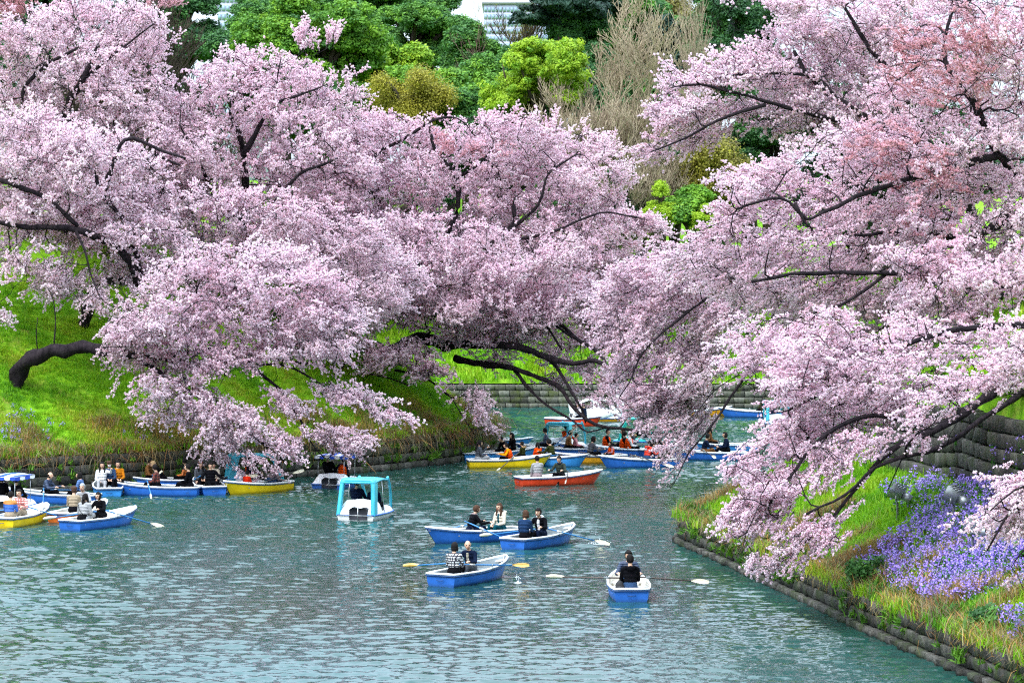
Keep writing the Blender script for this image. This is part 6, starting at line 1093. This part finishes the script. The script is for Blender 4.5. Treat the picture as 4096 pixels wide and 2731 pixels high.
g('l4', .4, 178, 'row', 'balding man in a dark teal puffer jacket rowing near the wall', 'pnavy', hair='bald', hairm=M_hairk); g('l4', -1.25, 2, 'sit', 'woman in a slate blue puffer jacket facing the rower', 'pblue', hair='bob'); oar('l4', 1, -22, 14, 'blue', 'blue oar in front of the boat with the balding rower'); oar('l4', -1, -15, 4, 'blue', 'blue oar on the wall side held by the balding rower')
w5 = g('l5', -.9, -185, 'selfie', 'woman with long black hair in a white jacket holding out her arm', 'white', 'lgrey', hair='long', y=.26, z=.4); g('l5', -.6, 180, 'sit', 'person in a denim jacket and white mask between two women', 'jeans', hair='cap', hairm=M_hairb, y=-.05, z=.42, extra=('mask',)); g('l5', -.3, 185, 'sit', 'woman in a mustard yellow sweater against the wall', 'mustard', hair='short', y=-.42, z=.4)
g('l6', -.05, 0, 'sit_r', 'man in a black jacket with red pattern seated in the long blue boat', 'patterned', hair='short'); g('l6', -1.5, 0, 'sit', 'person in black with back turned beside a grey bag', 'black', hair='short', z=.3); oar('l6', -1, 0, 30, 'blue', 'steep blue oar dipping in front of the long blue boat') ; oar('l6', 1, -20, 14, 'blue', 'blue oar dipped in front of the patterned jacket')
g('l7', .65, 180, 'sit_l', 'man in a tan jacket in the second row of boats', 'tan', hair='short'); g('l7', -.1, 10, 'bend', 'person in black with blond hair bending forward', 'black', hair='bob', hairm=M_blond); g('l7', -1.2, 0, 'sit_r', 'man in an orange and black jacket in the second row', 'porange', hair='short'); oar('l7', 1, -30, -12, 'blue', 'blue oar raised in the second row of boats')
g('l8', -.9, 180, 'wide', 'man in a black zip jacket gripping both sides of the stern', 'black', hair='fringe', z=.3); g('l8', .5, 185, 'sit', 'woman in grey with long black hair and red hair band', 'grey', hair='long', extra=('band',), y=.25); g('l8', .3, 180, 'sit', 'person in a black beanie and cream coat behind the zip jacket', 'cream', hair='beanie', y=-.3, shirt='yellow'); oar('l8', 1, -20, 24, 'blue', 'blue oar leaning against the dark blue stern'); oar('l8', -1, -40, -8, 'blue', 'blue oar angled up beside the red hair band')
g('l9', .7, 185, 'sit', 'small child in a red coat with an orange collar', 'red', hair='short', sc_=.75, z=.18); g('l9', -.8, 160, 'bend', 'woman in a greyish pink coat leaning over the yellow boat', 'pinkgrey', 'jeans', hair='bun', extra=('collar',)); oar('l9', 1, -60, -14, 'dark', 'dark oar with raised white blade over the yellow boat'); g('p7', -.35, 0, 'pedal', 'person in a dark navy coat in the teal framed pedal boat', 'navy', hair='short', hairm=M_hairb, y=-.34, z=.4); g('p7', -.3, 0, 'pedal', 'child in an orange life vest in the teal framed pedal boat', 'navy', hair='short', y=.34, z=.4, sc_=.88, extra=('vest',))
g('p8', -.35, 0, 'pedal', 'person in black on the left seat under the striped awning by the brown wall', 'black', hair='beanie', y=.36, z=.4); g('p8', -.35, 0, 'reach', 'child in an orange vest under the striped awning by the brown wall', 'navy', hair='cap', y=-.3, z=.42, sc_=.85, extra=('vest',))
# bags
def bag(key, x, y, z, label, mat, s=1.0):
    b_ = BOATS[key]; root = empty('backpack'); root.matrix_world = Matrix.LocRotScale(b_.location, b_.rotation_euler, None) @ Matrix.Translation((x, y, z)); tag(root, label, 'bag'); B = MB(); B.ball((0, 0, .16 * s), (.10 * s, .14 * s, .19 * s), 12, 9); B.box((0, 0, .1 * s), (.17 * s, .24 * s, .2 * s)); B.build('body', mat, root, True); MB().tube([(.0, -.04, .33 * s), (0, 0, .39 * s), (0, .04, .33 * s)], .009, 5).build('handle', M_black, root); MB().ball((-.11 * s, 0, .1 * s), (.04 * s, .09 * s, .09 * s), 10, 6).build('pocket', mat, root, True)
bag('b2', -1.35, .33, .26, 'black backpack on the stern seat left of the hooded man', M_black, .95); bag('b3', .38, .34, .30, 'small black handbag at the hip of the man leaning over the oar', M_black, .6); bag('l6', -1.15, -.2, .26, 'grey bag beside the person in black in the long blue boat', MC['lgrey'], .9)
